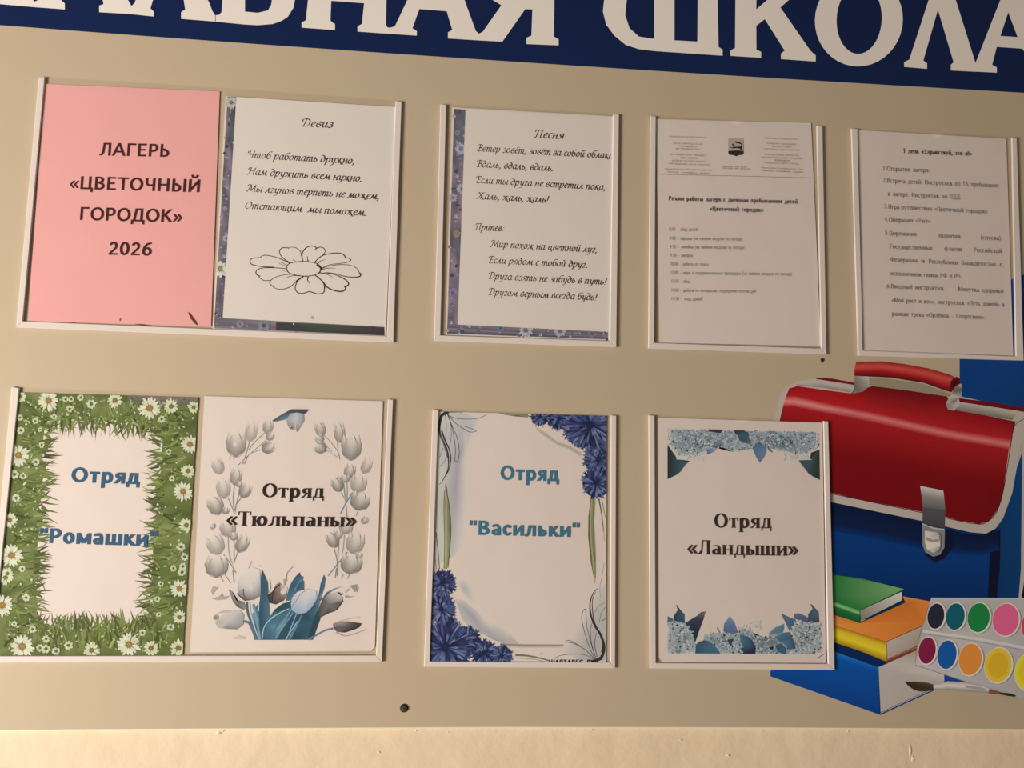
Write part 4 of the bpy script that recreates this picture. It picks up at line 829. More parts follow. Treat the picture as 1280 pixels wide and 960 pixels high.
# ---- daisies sheet
q = [(23.1, 490.4), (247.8, 497), (228.1, 818.9), (-7.7, 819)]
s = sheet('white sheet framed by printed green grass and daisies with blue lettering', q)
W = (228, 206, 186); rn = random.Random(21)
a = Art(H_INK, W, q)
TLq, TRq, BRq, BLq = q
itl, itr, ibr, ibl = (58, 525), (202, 533), (186, 784), (42, 782)
gcol = [(110, 118, 60), (98, 108, 52), (120, 126, 68), (134, 138, 82), (88, 96, 48), (114, 120, 64)]
for (o0, o1, i0, i1, n) in ((TLq, TRq, itl, itr, 18), (TRq, BRq, itr, ibr, 22), (BRq, BLq, ibr, ibl, 18), (BLq, TLq, ibl, itl, 22)):
    outer = [lerp(o0, o1, i / n) for i in range(n + 1)]; inner = [lerp(i0, i1, i / n) for i in range(n + 1)]
    inner = [(x + rn.uniform(-4, 4), y + rn.uniform(-4, 4)) if 0 < k < n else (x, y) for k, (x, y) in enumerate(inner)]
    mid = [lerp(outer[i], inner[i], .5) for i in range(n + 1)]
    a.grid([outer, mid, inner], [[tuple(c_ * .88 for c_ in rn.choice(gcol)) for _ in outer], [rn.choice(gcol) for _ in outer], [rn.choice(gcol) for _ in outer]])
a.up()
def blade(x, y, ang, l, w, c1, c2, bend):
    dx, dy = math.cos(ang), math.sin(ang)
    m_ = (x + dx * l * .5 - dy * bend, y + dy * l * .5 + dx * bend); e = (x + dx * l, y + dy * l)
    a.poly([(x - dy * w, y + dx * w), (m_[0] - dy * w * .8, m_[1] + dx * w * .8), e, (m_[0] + dy * w * .8, m_[1] - dx * w * .8), (x + dy * w, y - dx * w)], 0, cols=[c1, c1, c2, c1, c1])
for (o0, o1, i0, i1, n, base) in ((TLq, TRq, itl, itr, 220, math.pi / 2), (TRq, BRq, itr, ibr, 320, math.pi), (BRq, BLq, ibr, ibl, 250, -math.pi / 2), (BLq, TLq, ibl, itl, 320, 0)):
    for k in range(n):
        t = rn.random(); dpt = rn.choice([.25, .5, .8, .9, 1.0]); t2 = min(1, max(0, t + rn.uniform(-.03, .03)))
        pt = lerp(lerp(o0, o1, t), lerp(i0, i1, t2), dpt)
        kk = rn.uniform(.66, 1.18); c1 = tuple(c_ * kk for c_ in rn.choice(gcol)); kk = rn.uniform(.72, 1.1); c2 = tuple(c_ * kk for c_ in c1)
        blade(pt[0], pt[1], base + rn.gauss(0, .42), rn.uniform(14, 26) * (.95 if dpt > .85 else 1.0), rn.uniform(.6, 1.7), c1, c2, rn.uniform(-2.5, 2.5))
a.up()
for k in range(330):   # tiny pale blossoms between the blades
    sd = rn.choice(((TLq, TRq, itl, itr), (TRq, BRq, itr, ibr), (BRq, BLq, ibr, ibl), (BLq, TLq, ibl, itl)))
    t = rn.random(); pt = lerp(lerp(sd[0], sd[1], t), lerp(sd[2], sd[3], t), rn.uniform(.1, .95))
    a.ell(pt[0], pt[1], rn.uniform(.8, 2.2), rn.uniform(.6, 1.4), rn.choice([(190, 188, 140), (168, 172, 118), (150, 156, 100), (204, 200, 160)]), rn.uniform(0, 180), 6)
a.grid([[(160, 492), (200, 494), (248, 496)], [(160, 501), (200, 505), (248, 508)]], [[(128, 112, 100)] * 3, [(104, 98, 82)] * 3])
for k in range(26):
    a.ell(rn.uniform(162, 247), rn.uniform(496, 505), rn.uniform(1, 3), rn.uniform(.6, 1.4), rn.choice([(92, 82, 80), (156, 142, 130), (118, 104, 104), (176, 166, 150)]), rn.uniform(0, 90), 6)
a.up()
big = [(60.6, 500.6, 13.5), (23, 569, 14), (187, 510, 14), (237.5, 555.6, 11.5), (14.4, 694.4, 14.5), (229, 614.4, 12.5), (2.7, 756.7, 14), (27.8, 808, 15), (224.3, 735.7, 11.5), (161, 805.5, 15)]
midd = [(25.6, 496, 8), (143.7, 500.6, 9.5), (214, 508, 9.5), (242, 509, 8), (235, 588.7, 9), (12, 650, 9.5), (9, 717, 8), (233, 656.4, 9), (6.8, 722, 9.5), (114.4, 813, 10), (224.3, 771.6, 8.5), (188.8, 810, 10), (223, 810, 11)]
sml = [(82, 499, 4.5), (89, 499, 4), (101, 497, 4.5), (114, 505, 6), (87, 511, 4.5), (25, 522, 4), (44, 526, 4), (67.5, 521, 4), (26, 538, 5), (52, 556, 4), (50, 537, 3), (45, 577.5, 5), (18, 593, 6), (29, 595, 4.5), (210.6, 565, 4), (202, 524, 4.5), (20, 622.5, 5.5), (28, 710.6, 4),
       (226.4, 683.5, 6), (230.5, 696, 5), (216.6, 710, 4), (228.4, 708, 5), (228, 715, 5), (215, 598, 4), (57.5, 798.7, 5), (57.5, 811, 6), (50, 810, 5), (85.3, 806.8, 6), (70, 814, 5.5), (32.5, 747, 5), (40.6, 786.5, 5), (17.6, 780, 4), (27.8, 711, 4.5), (196.5, 749, 4), (178, 791, 4.5), (198.5, 768, 3.5), (227, 715.4, 5), (217, 711, 4), (201, 730, 4), (213.4, 784, 5)]
for x, y, r in sml: daisy(a, x, y, r, 7, (206, 204, 164), (104, 108, 60), rn, .34)
for x, y, r in midd: daisy(a, x, y, r, 13, (216, 212, 170), (146, 118, 60), rn, .33)
for x, y, r in big: daisy(a, x, y, r, 17, (222, 214, 180), (176, 128, 66), rn, .31)
a.build('printed_border', s, label='printed border of green grass with white daisies')
a = Art(H_TXT, W); bc = (56, 92, 118)
text(a, 'Отряд', 'sans', 88.6, 602.6, 173.9, 605.4, 18.6, bc)
text(a, '"Ромашки"', 'sans', 48.8, 678.6, 196, 683, 18.6, bc)
a.build('lettering', s, label='blue lettering')

# ---- tulips sheet
q = [(255.5, 495), (478.6, 501.4), (468.4, 809), (464, 813.6), (237.5, 815.6)]
s = sheet('white sheet with a wreath of pale grey tulips and black lettering', q)
W = (224, 202, 182); PW = (223, 203, 184)
a = Art(H_INK, W)
def mixc(c1, c2, t): return tuple(c1[i] + (c2[i] - c1[i]) * t for i in range(3))
def tulip(cx, cy, w, h, ang=0, dark=.5, tip=PW, base=(112, 101, 93)):
    """three soft petals, darkest at the foot, fading into the paper at the tips"""
    t = math.radians(ang)
    def X(x, y): return (cx + x * math.cos(t) - y * math.sin(t), cy + x * math.sin(t) + y * math.cos(t))
    dark = min(1.0, dark * 1.45)
    d = mixc(tip, base, dark); md = mixc(tip, base, dark * .45)
    for sx in (-1, 1):
        pts = [(sx * w * .05, h * .5), (sx * w * .42, h * .30), (sx * w * .52, -h * .05), (sx * w * .38, -h * .45), (sx * w * .22, -h * .2), (0, h * .1)]
        a.fan(X(sx * w * .28, h * .05), [X(*p_) for p_ in pts], md, [d, d, mixc(tip, base, dark * .8), tip, mixc(tip, base, dark * .3), md])
    pts = [(0, h * .52), (w * .30, h * .34), (w * .34, 0), (w * .16, -h * .38), (0, -h * .46), (-w * .16, -h * .38), (-w * .34, 0), (-w * .30, h * .34)]
    a.fan(X(w * .03, h * .02), [X(*p_) for p_ in pts], mixc(tip, base, dark * .25), [d, d, mixc(tip, base, dark * .5), tip, tip, tip, mixc(tip, base, dark * .65), mixc(tip, base, dark * .9)])
    a.line([X(w * .16, -h * .34), X(w * .32, 0), X(w * .22, h * .38)], .8, mixc(tip, base, dark * .95))
    a.line([X(-w * .18, -h * .30), X(-w * .34, 0), X(-w * .24, h * .38)], .7, mixc(tip, base, dark * .8))
    a.line([X(-w * .46, -h * .1), X(-w * .42, h * .3), X(0, h * .52), X(w * .42, h * .3), X(w * .5, -h * .1)], .5, mixc(tip, base, dark * .9))
stem = (132, 126, 122); stem2 = (118, 124, 132)
def st(fr, *lines):
    a.frame(*fr)
    for pts, w, c_ in lines:
        a.line(pts, w, c_); a.line([(x + 8, y + 2) for x, y in pts], w * .5, PW)
    a.frame()
st((240, 500, 9.6), ([(692, 500), (660, 620), (612, 770)], 1.5, stem), ([(868, 400), (740, 520), (680, 600)], 1.2, stem), ([(885, 488), (800, 560), (640, 700), (548, 790)], 1.2, stem), ([(830, 598), (740, 630), (680, 660), (630, 770)], 1.2, stem), ([(468, 650), (448, 715)], .9, (168, 154, 142)), ([(505, 660), (500, 720)], 1.2, (168, 154, 142)))
st((360, 500, 9.6), ([(596, 500), (605, 620), (630, 715)], 1.5, stem), ([(425, 410), (520, 510), (600, 620), (625, 715)], 1.3, stem), ([(415, 500), (480, 570), (530, 615)], 1.2, stem), ([(460, 610), (520, 630), (600, 690)], 1.2, stem), ([(795, 670), (802, 715)], .9, stem))
st((250, 590, 7.38), ([(318, 120), (308, 260), (325, 390)], 1.8, stem), ([(368, 140), (350, 240), (330, 320), (325, 380)], 1.4, stem), ([(262, 240), (295, 320), (322, 390)], 1.4, stem2), ([(378, 240), (335, 300)], 1.1, stem), ([(262, 600), (268, 730), (300, 850), (338, 930)], 1.9, (152, 144, 138)), ([(315, 640), (314, 840)], 1.4, stem), ([(220, 760), (280, 840), (335, 930)], 1.8, stem), ([(352, 730), (315, 830)], 1.1, stem), ([(480, 820), (440, 910)], 1.0, (160, 150, 140)), ([(185, 950), (215, 1010)], 1, stem), ([(225, 940), (285, 1025)], 1, stem), ([(305, 900), (318, 1020)], 2.0, stem))
st((390, 590, 7.385), ([(292, 100), (308, 240), (325, 420)], 1.7, stem), ([(325, 90), (328, 200), (318, 300)], 2.2, (150, 146, 142)), ([(378, 190), (320, 280), (265, 385)], 2.2, (112, 124, 138)), ([(268, 190), (310, 260)], 1.2, stem), ([(250, 620), (238, 800), (215, 980)], 1.7, stem), ([(300, 580), (290, 700), (275, 760)], 1.6, (150, 146, 142)), ([(330, 740), (240, 850), (150, 960)], 2.2, stem2), ([(205, 710), (235, 830), (232, 960)], 1.5, stem), ([(425, 360), (405, 405)], .8, stem), ([(290, 945), (270, 985)], .9, stem), ([(345, 945), (325, 985)], .9, stem))
a.up()
for tp in ((295, 554, 25, 34, 0, .55), (314, 539, 15, 26, 8, .38), (335, 533, 13, 18, 10, .5), (338, 545, 10, 12, 40, .5), (336, 559, 15, 18, 60, .6), (272, 582, 15, 22, -20, .42), (295, 595, 15, 22, 10, .55), (279, 610, 18, 26, -5, .42), (307, 613, 14, 20, 28, .6), (299, 605, 8, 8, 30, .55), (269, 631, 20, 26, -22, .6), (282, 638, 9, 9, 20, .6),
           (284.5, 660, 20, 22, -12, .5), (269, 680, 22, 27, -20, .42), (303, 679, 16, 24, 24, .6), (292, 670, 10, 11, 0, .55), (270.5, 707, 29, 29, 0, .6), (266, 658, 8, 6, -50, .5), (294, 555, 6, 6, 0, .1),
           (400, 536, 13, 19, -14, .5), (424, 540, 14, 26, -6, .48), (439, 558, 25, 34, 0, .55), (399, 548, 11, 12, -40, .5), (399.5, 559, 15, 17, -58, .6), (458, 582, 13, 20, 20, .42), (437, 589, 14, 20, 14, .55), (421, 605, 14, 20, -24, .6), (431, 598, 12, 10, 0, .5), (448, 604, 20, 24, 10, .42), (450, 626, 24, 24, 18, .62), (456, 650, 9, 10, 30, .5),
           (432, 660, 17, 15, 0, .48), (415, 674, 15, 22, -26, .62), (444, 678, 22, 28, 14, .45), (439, 704, 27, 27, 10, .6), (423, 668, 10, 12, 10, .5), (449, 694, 8, 7, 20, .4)):
    tulip(*tp)
a.up()
B1, B2, B3, B4 = (76, 108, 122), (42, 68, 80), (116, 148, 158), (56, 86, 98)
a.frame(250, 690, 7.385)
a.poly([(470, 600), (520, 500), (545, 455), (560, 560), (650, 640), (720, 520), (890, 440), (1000, 520), (1130, 560), (1040, 810), (500, 811), (480, 720)], 0, cols=[B3, B1, B2, B4, B4, B1, B1, B2, B2, B2, B4, B4])
a.up()
a.poly([(570, 158), (600, 225), (625, 280), (640, 560), (640, 620), (600, 705), (570, 800), (556, 720), (545, 600), (552, 450), (560, 250)], 0, cols=[(44, 66, 80), B4, B4, B1, B1, B4, B1, B4, B2, B4, B4])
a.poly([(870, 440), (760, 478), (690, 530), (640, 600), (610, 680), (572, 808), (710, 808), (760, 700), (830, 580), (900, 500)], 0, cols=[B1, B2, B2, B1, B1, B4, B1, B3, B1, B4])
a.poly([(886, 228), (850, 270), (815, 360), (790, 450), (900, 430), (960, 380), (960, 270)], 0, cols=[(70, 96, 112), B4, B1, B3, B1, B4, B1])
a.line([(575, 800), (590, 700), (650, 620), (740, 560), (830, 520)], 1.1, (170, 196, 206)); a.line([(455, 460), (475, 600), (540, 805)], 1.6, (176, 192, 200)); a.line([(540, 460), (538, 545)], 1.8, (200, 206, 206), smooth=False)
a.line([(430, 460), (440, 560), (475, 660), (530, 808)], 2.6, (86, 98, 108)); a.line([(405, 640), (450, 655), (480, 710), (515, 808)], 2.8, (88, 112, 128)); a.line([(490, 480), (520, 620), (555, 808)], 3.0, B3)
for x0, y0, x1, y1, w, c_ in ((860, 560, 700, 790, 1.4, B3), (900, 640, 790, 806, 1.2, (150, 178, 190)), (930, 620, 830, 806, .9, B3), (830, 520, 700, 700, 1.6, B1), (980, 560, 870, 806, 1.6, B2), (740, 600, 660, 800, 1.5, B1)): a.line([(x0, y0), (x1, y1)], w, c_, smooth=False)
a.frame(350, 690, 7.385); a.up()
a.poly([(405, 208), (418, 250), (410, 320), (380, 420), (350, 520), (300, 650), (250, 808), (140, 808), (160, 680), (220, 570), (310, 490), (355, 400), (375, 290)], 0, cols=[(64, 104, 104), B1, B1, B3, B1, B4, B4, B2, B4, B2, B2, B4, B4])
a.poly([(90, 310), (130, 240), (180, 188), (186, 215), (215, 230), (200, 320), (120, 400), (100, 450), (50, 450)], 0, cols=[B4, B4, (70, 90, 100), B4, B1, B4, B1, B1, B1])
a.line([(120, 400), (150, 320), (210, 240)], .8, B3); a.line([(150, 575), (60, 806)], 1.1, (140, 168, 180), smooth=False); a.line([(205, 575), (80, 806)], .9, B3, smooth=False); a.line([(110, 520), (0, 690)], 1.4, B3, smooth=False)
a.poly([(385, 440), (430, 370), (500, 335), (575, 318), (500, 350), (440, 390), (400, 430)], 0, cols=[(60, 70, 76), (96, 116, 128), (120, 140, 150), (90, 104, 112), (130, 148, 156), (70, 84, 92), (50, 58, 62)])
a.poly([(385, 440), (330, 480), (360, 400)], B1)
a.up()
# white tulips in front
a.fan((230, 460), [(112, 420), (160, 368), (255, 336), (335, 360), (342, 430), (300, 505), (240, 560), (170, 576), (108, 540), (100, 480)], (196, 190, 184), [(186, 184, 184), (206, 196, 186), (214, 200, 186), (208, 198, 188), (180, 182, 184), (150, 162, 170), (160, 172, 180), (150, 166, 176), (150, 166, 178), (170, 178, 184)])
a.line([(258, 342), (190, 390), (150, 450), (110, 500)], .8, (140, 120, 112)); a.line([(300, 500), (330, 430), (335, 365)], .5, (160, 160, 160))
a.fan((450, 480), [(392, 438), (440, 392), (520, 368), (580, 420), (572, 470), (512, 540), (440, 570), (372, 606), (342, 568), (362, 500)], (122, 112, 104), [(90, 84, 80), (168, 156, 144), (206, 190, 174), (190, 176, 162), (84, 76, 72), (110, 100, 94), (70, 62, 58), (96, 88, 82), (60, 56, 54), (90, 84, 80)])
a.line([(580, 450), (520, 530), (450, 560)], 1.3, (78, 68, 62)); a.line([(540, 372), (565, 395), (575, 380)], 1.2, (70, 62, 58))
a.fan((610, 690), [(486, 662), (540, 640), (630, 640), (700, 652), (756, 660), (730, 695), (690, 715), (600, 744), (525, 738), (495, 705)], (98, 88, 84), [(150, 138, 130), (170, 156, 146), (130, 118, 110), (80, 70, 64), (70, 60, 56), (54, 46, 42), (52, 44, 42), (60, 52, 50), (110, 100, 96), (96, 88, 86)])
a.line([(500, 655), (600, 625), (740, 600)], .8, (180, 164, 150)); a.line([(515, 742), (600, 775), (700, 750), (790, 715)], 1.0, (160, 146, 134)); a.line([(488, 706), (420, 722), (350, 758), (262, 808)], 2.2, (108, 116, 128))
a.poly([(640, 310), (700, 300), (712, 360), (690, 370), (670, 340)], (156, 142, 130)); a.poly([(600, 400), (650, 410), (700, 405), (650, 420), (600, 425)], (166, 152, 140)); a.line([(600, 360), (640, 340), (600, 380)], .8, (170, 156, 144))
a.line([(60, 270), (62, 200), (115, 135)], 1.2, (170, 160, 148)); a.line([(700, 300), (720, 330), (712, 370)], .8, (170, 156, 144))
a.frame(250, 690, 7.385)
a.fan((470, 340), [(345, 340), (350, 260), (400, 170), (480, 140), (550, 160), (558, 250), (560, 400), (500, 440), (430, 450), (370, 420)], (206, 192, 180), [(180, 168, 158), (208, 194, 182), (220, 202, 184), (222, 204, 184), (218, 202, 186), (190, 184, 178), (130, 122, 118), (120, 110, 106), (98, 88, 84), (110, 100, 96)])
a.line([(495, 280), (498, 340), (490, 430)], .8, (150, 138, 130)); a.line([(400, 340), (405, 400), (430, 445)], 1.6, (104, 94, 90)); a.line([(345, 380), (370, 410), (420, 450)], 1.8, (96, 88, 84))
a.fan((370, 480), [(262, 345), (300, 370), (330, 440), (400, 460), (430, 520), (400, 535), (340, 505), (300, 450)], (130, 120, 112), [(150, 140, 130), (140, 130, 120), (110, 100, 94), (124, 114, 106), (150, 138, 130), (120, 108, 102), (84, 76, 70), (120, 112, 104)])
a.fan((270, 640), [(140, 655), (190, 590), (260, 550), (370, 532), (405, 580), (400, 670), (340, 715), (250, 710), (165, 700)], (190, 178, 168), [(176, 164, 152), (206, 190, 174), (200, 186, 172), (196, 182, 170), (164, 156, 150), (150, 142, 136), (136, 126, 120), (130, 120, 112), (190, 174, 160)])
a.ell(145, 605, 26, 28, (112, 98, 88), 20, 10, ecol=(186, 168, 150)); a.poly([(150, 570), (210, 535), (300, 548), (250, 560)], (190, 174, 158))
a.poly([(115, 320), (170, 325), (130, 370), (115, 400), (100, 360)], (176, 162, 148)); a.poly([(105, 430), (170, 412), (200, 380), (215, 410), (272, 405), (240, 438), (160, 446)], (172, 158, 146))
a.fan((740, 400), [(622, 400), (670, 360), (700, 300), (730, 282), (760, 310), (800, 360), (800, 400), (770, 450), (700, 485), (640, 470)], (132, 108, 98), [(60, 48, 44), (96, 78, 70), (150, 130, 118), (130, 112, 102), (206, 186, 170), (214, 194, 178), (150, 124, 112), (96, 80, 74), (76, 64, 60), (66, 54, 50)])
a.line([(665, 470), (670, 400), (690, 340), (740, 300)], 1.6, (66, 50, 46)); a.poly([(740, 365), (800, 320), (812, 350), (760, 400)], (214, 192, 178)); a.line([(640, 250), (650, 330), (630, 380)], 1.0, (186, 170, 156)); a.line([(775, 250), (780, 310)], 1.8, (170, 154, 140))
a.line([(560, 135), (545, 125)], .8, (190, 172, 150)); a.poly([(300, 790), (360, 772), (430, 790), (400, 806), (320, 806)], (200, 184, 168))
# flower cut by the top edge of the print
a.frame(240, 500, 9.6)
a.poly([(958, 250), (1080, 170), (1190, 110), (1405, 112), (1360, 160), (1320, 170), (1180, 190), (1120, 235), (1000, 262)], 0, cols=[(70, 84, 88), (72, 88, 92), (70, 82, 86), (80, 76, 76), (70, 66, 66), (96, 104, 108), (104, 124, 130), (110, 128, 132), (120, 132, 132)])
a.up()
a.fan((1240, 230), [(1130, 240), (1180, 160), (1260, 150), (1340, 165), (1345, 250), (1300, 320), (1262, 385), (1245, 360), (1180, 350), (1150, 310)], (196, 188, 182), [(160, 160, 158), (150, 160, 166), (186, 180, 174), (150, 146, 142), (150, 142, 136), (160, 152, 144), (120, 110, 104), (190, 178, 168), (120, 108, 98), (150, 138, 128)])
a.ell(1195, 330, 40, 24, (92, 82, 74), 20, 12, ecol=(160, 148, 138)); a.ell(1180, 318, 12, 10, (206, 192, 178), 0, 8)
a.frame()
a.build('printed_picture', s, label='printed wreath of pale grey tulips over blue leaves')
a = Art(H_TXT, W); tk = (48, 34, 28)
text(a, 'Отряд', 'serifbold', 327.6, 621.5, 404.3, 622.6, 17.3, tk)
text(a, '«Тюльпаны»', 'serifbold', 282.6, 657, 444.9, 658.8, 17.8, tk)
a.build('lettering', s, label='bold black lettering')

# ---- cornflowers sheet
q = [(548, 514.4), (758.4, 519.8), (757.3, 828.2), (538, 827)]
s = sheet('white sheet with deep blue cornflowers in two corners and teal lettering', q)
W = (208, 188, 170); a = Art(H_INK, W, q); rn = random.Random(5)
PP = (206, 188, 172)
gy, gy2 = (176, 166, 160), (188, 176, 166)
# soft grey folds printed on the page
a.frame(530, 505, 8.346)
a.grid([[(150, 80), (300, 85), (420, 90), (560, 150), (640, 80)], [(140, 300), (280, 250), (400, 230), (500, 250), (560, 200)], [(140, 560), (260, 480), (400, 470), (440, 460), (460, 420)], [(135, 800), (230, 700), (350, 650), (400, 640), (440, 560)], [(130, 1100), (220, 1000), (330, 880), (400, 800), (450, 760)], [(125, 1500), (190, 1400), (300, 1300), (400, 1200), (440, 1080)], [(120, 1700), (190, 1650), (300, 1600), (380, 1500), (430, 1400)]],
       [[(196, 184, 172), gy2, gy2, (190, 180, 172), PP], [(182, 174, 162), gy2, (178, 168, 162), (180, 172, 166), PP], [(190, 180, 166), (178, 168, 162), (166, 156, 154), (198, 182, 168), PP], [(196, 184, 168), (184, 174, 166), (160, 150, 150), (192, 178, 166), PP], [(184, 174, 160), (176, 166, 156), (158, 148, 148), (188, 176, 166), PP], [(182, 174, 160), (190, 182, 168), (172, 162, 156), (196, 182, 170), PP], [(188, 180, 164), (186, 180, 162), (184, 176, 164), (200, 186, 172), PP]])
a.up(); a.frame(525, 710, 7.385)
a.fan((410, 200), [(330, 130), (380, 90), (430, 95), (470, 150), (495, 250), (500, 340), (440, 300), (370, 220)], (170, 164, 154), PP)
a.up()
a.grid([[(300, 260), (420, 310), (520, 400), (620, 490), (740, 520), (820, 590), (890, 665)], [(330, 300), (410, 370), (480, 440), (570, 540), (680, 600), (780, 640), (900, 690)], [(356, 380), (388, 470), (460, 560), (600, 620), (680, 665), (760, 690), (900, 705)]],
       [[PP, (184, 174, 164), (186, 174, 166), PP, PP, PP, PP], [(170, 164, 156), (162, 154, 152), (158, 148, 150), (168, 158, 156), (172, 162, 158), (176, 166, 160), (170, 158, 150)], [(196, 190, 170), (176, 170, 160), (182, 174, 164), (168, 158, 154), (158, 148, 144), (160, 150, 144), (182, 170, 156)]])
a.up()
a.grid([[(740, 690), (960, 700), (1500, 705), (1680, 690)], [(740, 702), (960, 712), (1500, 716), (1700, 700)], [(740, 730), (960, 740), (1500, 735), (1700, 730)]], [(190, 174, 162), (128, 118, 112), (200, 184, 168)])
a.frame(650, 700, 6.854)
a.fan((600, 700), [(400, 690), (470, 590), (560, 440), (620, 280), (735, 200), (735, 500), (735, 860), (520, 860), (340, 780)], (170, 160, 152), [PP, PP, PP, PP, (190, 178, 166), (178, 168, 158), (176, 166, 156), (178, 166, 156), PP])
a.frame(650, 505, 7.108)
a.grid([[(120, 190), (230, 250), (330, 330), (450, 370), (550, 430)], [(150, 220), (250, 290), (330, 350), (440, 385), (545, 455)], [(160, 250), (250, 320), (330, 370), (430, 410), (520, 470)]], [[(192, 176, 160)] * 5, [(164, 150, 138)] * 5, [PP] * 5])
# green stems
a.up()
GS, GL, GD = (110, 108, 72), (150, 152, 104), (76, 74, 50)
a.frame(525, 600, 8)
a.poly([(255, 40), (300, 300), (312, 520), (300, 760), (270, 890), (235, 890), (246, 700), (240, 400), (240, 200)], 0, cols=[(170, 160, 130), (112, 108, 72), (100, 96, 62), (108, 106, 66), (120, 118, 72), (160, 156, 112), (168, 164, 120), (150, 148, 110), (140, 136, 104)])
a.line([(262, 60), (262, 400), (262, 880)], 1.4, (168, 166, 112)); a.line([(255, 60), (298, 300), (308, 560), (280, 880)], 1.3, GD, .8); a.line([(246, 100), (238, 300), (246, 600), (240, 880)], .7, GD); a.line([(160, 520), (180, 700), (195, 890)], 1.0, GD); a.line([(145, 600), (150, 760), (165, 890)], .8, GS)
a.frame(715, 600, 6.85)
a.poly([(160, 150), (205, 160), (190, 350), (205, 620), (206, 820), (195, 890), (160, 700), (138, 480), (140, 320)], 0, cols=[(84, 82, 52), (160, 154, 110), (150, 146, 104), (140, 136, 98), (130, 126, 92), (110, 106, 80), (92, 88, 60), (84, 80, 54), (84, 80, 54)])
a.line([(170, 160), (158, 400), (180, 700), (197, 880)], 1.6, (156, 152, 108)); a.line([(185, 160), (182, 400), (196, 700)], .5, GD); a.line([(230, 160), (255, 300), (272, 460)], 1.6, GD, .8); a.line([(255, 160), (285, 320)], .8, GS); a.line([(270, 440), (278, 520)], .8, (150, 144, 110))
a.frame(530, 505, 8.346); a.poly([(760, 92), (860, 98), (1085, 108), (1085, 140), (950, 130), (850, 115)], 0, cols=[(150, 148, 120), (120, 122, 80), (110, 112, 66), (120, 120, 80), (90, 88, 56), (140, 138, 110)])
a.frame(650, 505, 7.108); a.line([(0, 100), (90, 108)], 1.6, (128, 128, 80), smooth=False)
a.frame(650, 700, 6.854); a.line([(-40, 815), (60, 820), (160, 838), (250, 862)], 2.6, (110, 108, 80), 1.4); a.line([(-40, 840), (120, 850), (200, 868)], .8, (140, 138, 112))
a.up()
# black pen curls
BK = (52, 46, 44)
def curl(fr, *ls):
    a.frame(*fr)
    for pts, w, w2, c_ in ls: a.line(pts, w * 1.45, c_, w2 * 1.3)
curl((530, 505, 8.346), ([(240, 88), (185, 120), (165, 200), (160, 280), (200, 390), (240, 480), (255, 570), (250, 680), (200, 790), (160, 840)], 2.8, .4, BK), ([(185, 280), (220, 380), (262, 470), (280, 570), (262, 680), (230, 740)], 1.4, .6, BK), ([(165, 290), (215, 450), (245, 560)], .9, .9, (96, 88, 84)),
     ([(245, 100), (290, 220), (345, 350), (368, 480), (362, 560), (345, 598), (322, 590), (328, 480), (312, 340), (280, 200), (240, 100)], .5, .5, BK), ([(250, 110), (330, 200), (420, 262), (480, 292), (540, 285), (530, 270), (420, 230)], .6, .5, (80, 72, 70)), ([(255, 120), (340, 150), (480, 158), (580, 145), (650, 112)], .7, .5, (110, 102, 98)), ([(222, 110), (232, 220), (228, 330), (210, 370)], .5, .5, BK), ([(265, 130), (285, 260), (280, 380), (262, 440)], .5, .4, (90, 84, 80)),
     ([(200, 460), (170, 540), (140, 580)], .6, .4, (110, 102, 96)), ([(235, 560), (190, 630), (145, 655)], .6, .4, (110, 102, 96)), ([(230, 88), (380, 84), (390, 98)], .6, .6, (90, 84, 80)), ([(210, 85), (260, 92)], 2.2, 1.6, BK), ([(225, 830), (240, 900), (240, 960)], .6, 1.2, (100, 96, 70)))
curl((650, 700, 6.854), ([(650, 862), (700, 830), (720, 740), (690, 640), (640, 560), (605, 460), (602, 360), (630, 280), (665, 245)], 3.0, .5, BK), ([(700, 790), (712, 700), (680, 620), (640, 540), (622, 440), (622, 340), (650, 270)], 1.4, .5, BK),
     ([(648, 855), (600, 760), (560, 640), (530, 520), (535, 450), (558, 420), (565, 460), (575, 580), (610, 720), (650, 840)], .5, .5, BK), ([(640, 850), (560, 770), (460, 715), (390, 700), (430, 690), (520, 740)], .8, .5, (100, 94, 90)), ([(640, 858), (560, 815), (450, 805), (340, 820), (300, 845)], .8, .5, (120, 112, 108)), ([(652, 850), (610, 700), (605, 600), (620, 530)], .5, .4, BK), ([(660, 830), (640, 720), (655, 620)], .6, .4, BK),
     ([(640, 450), (670, 400), (735, 362)], .8, .6, (140, 130, 124)), ([(680, 530), (700, 450), (735, 400)], .6, .6, (120, 112, 106)), ([(720, 30), (700, 160), (685, 230), (690, 330)], .5, .5, (150, 140, 134)), ([(705, 520), (735, 500)], 1.2, .6, (120, 112, 106)), ([(620, 868), (690, 855)], 2.4, 1.2, BK), ([(690, 855), (715, 800), (722, 740)], 2.4, 1.6, BK))
a.frame()
a.ell(676.5, 817, .8, .7, (90, 80, 74), 0, 6)
a.up()
CF = [(62, 74, 118), (38, 44, 76), (98, 108, 142), (30, 34, 62), (74, 86, 122), (44, 48, 84), (116, 122, 150)]
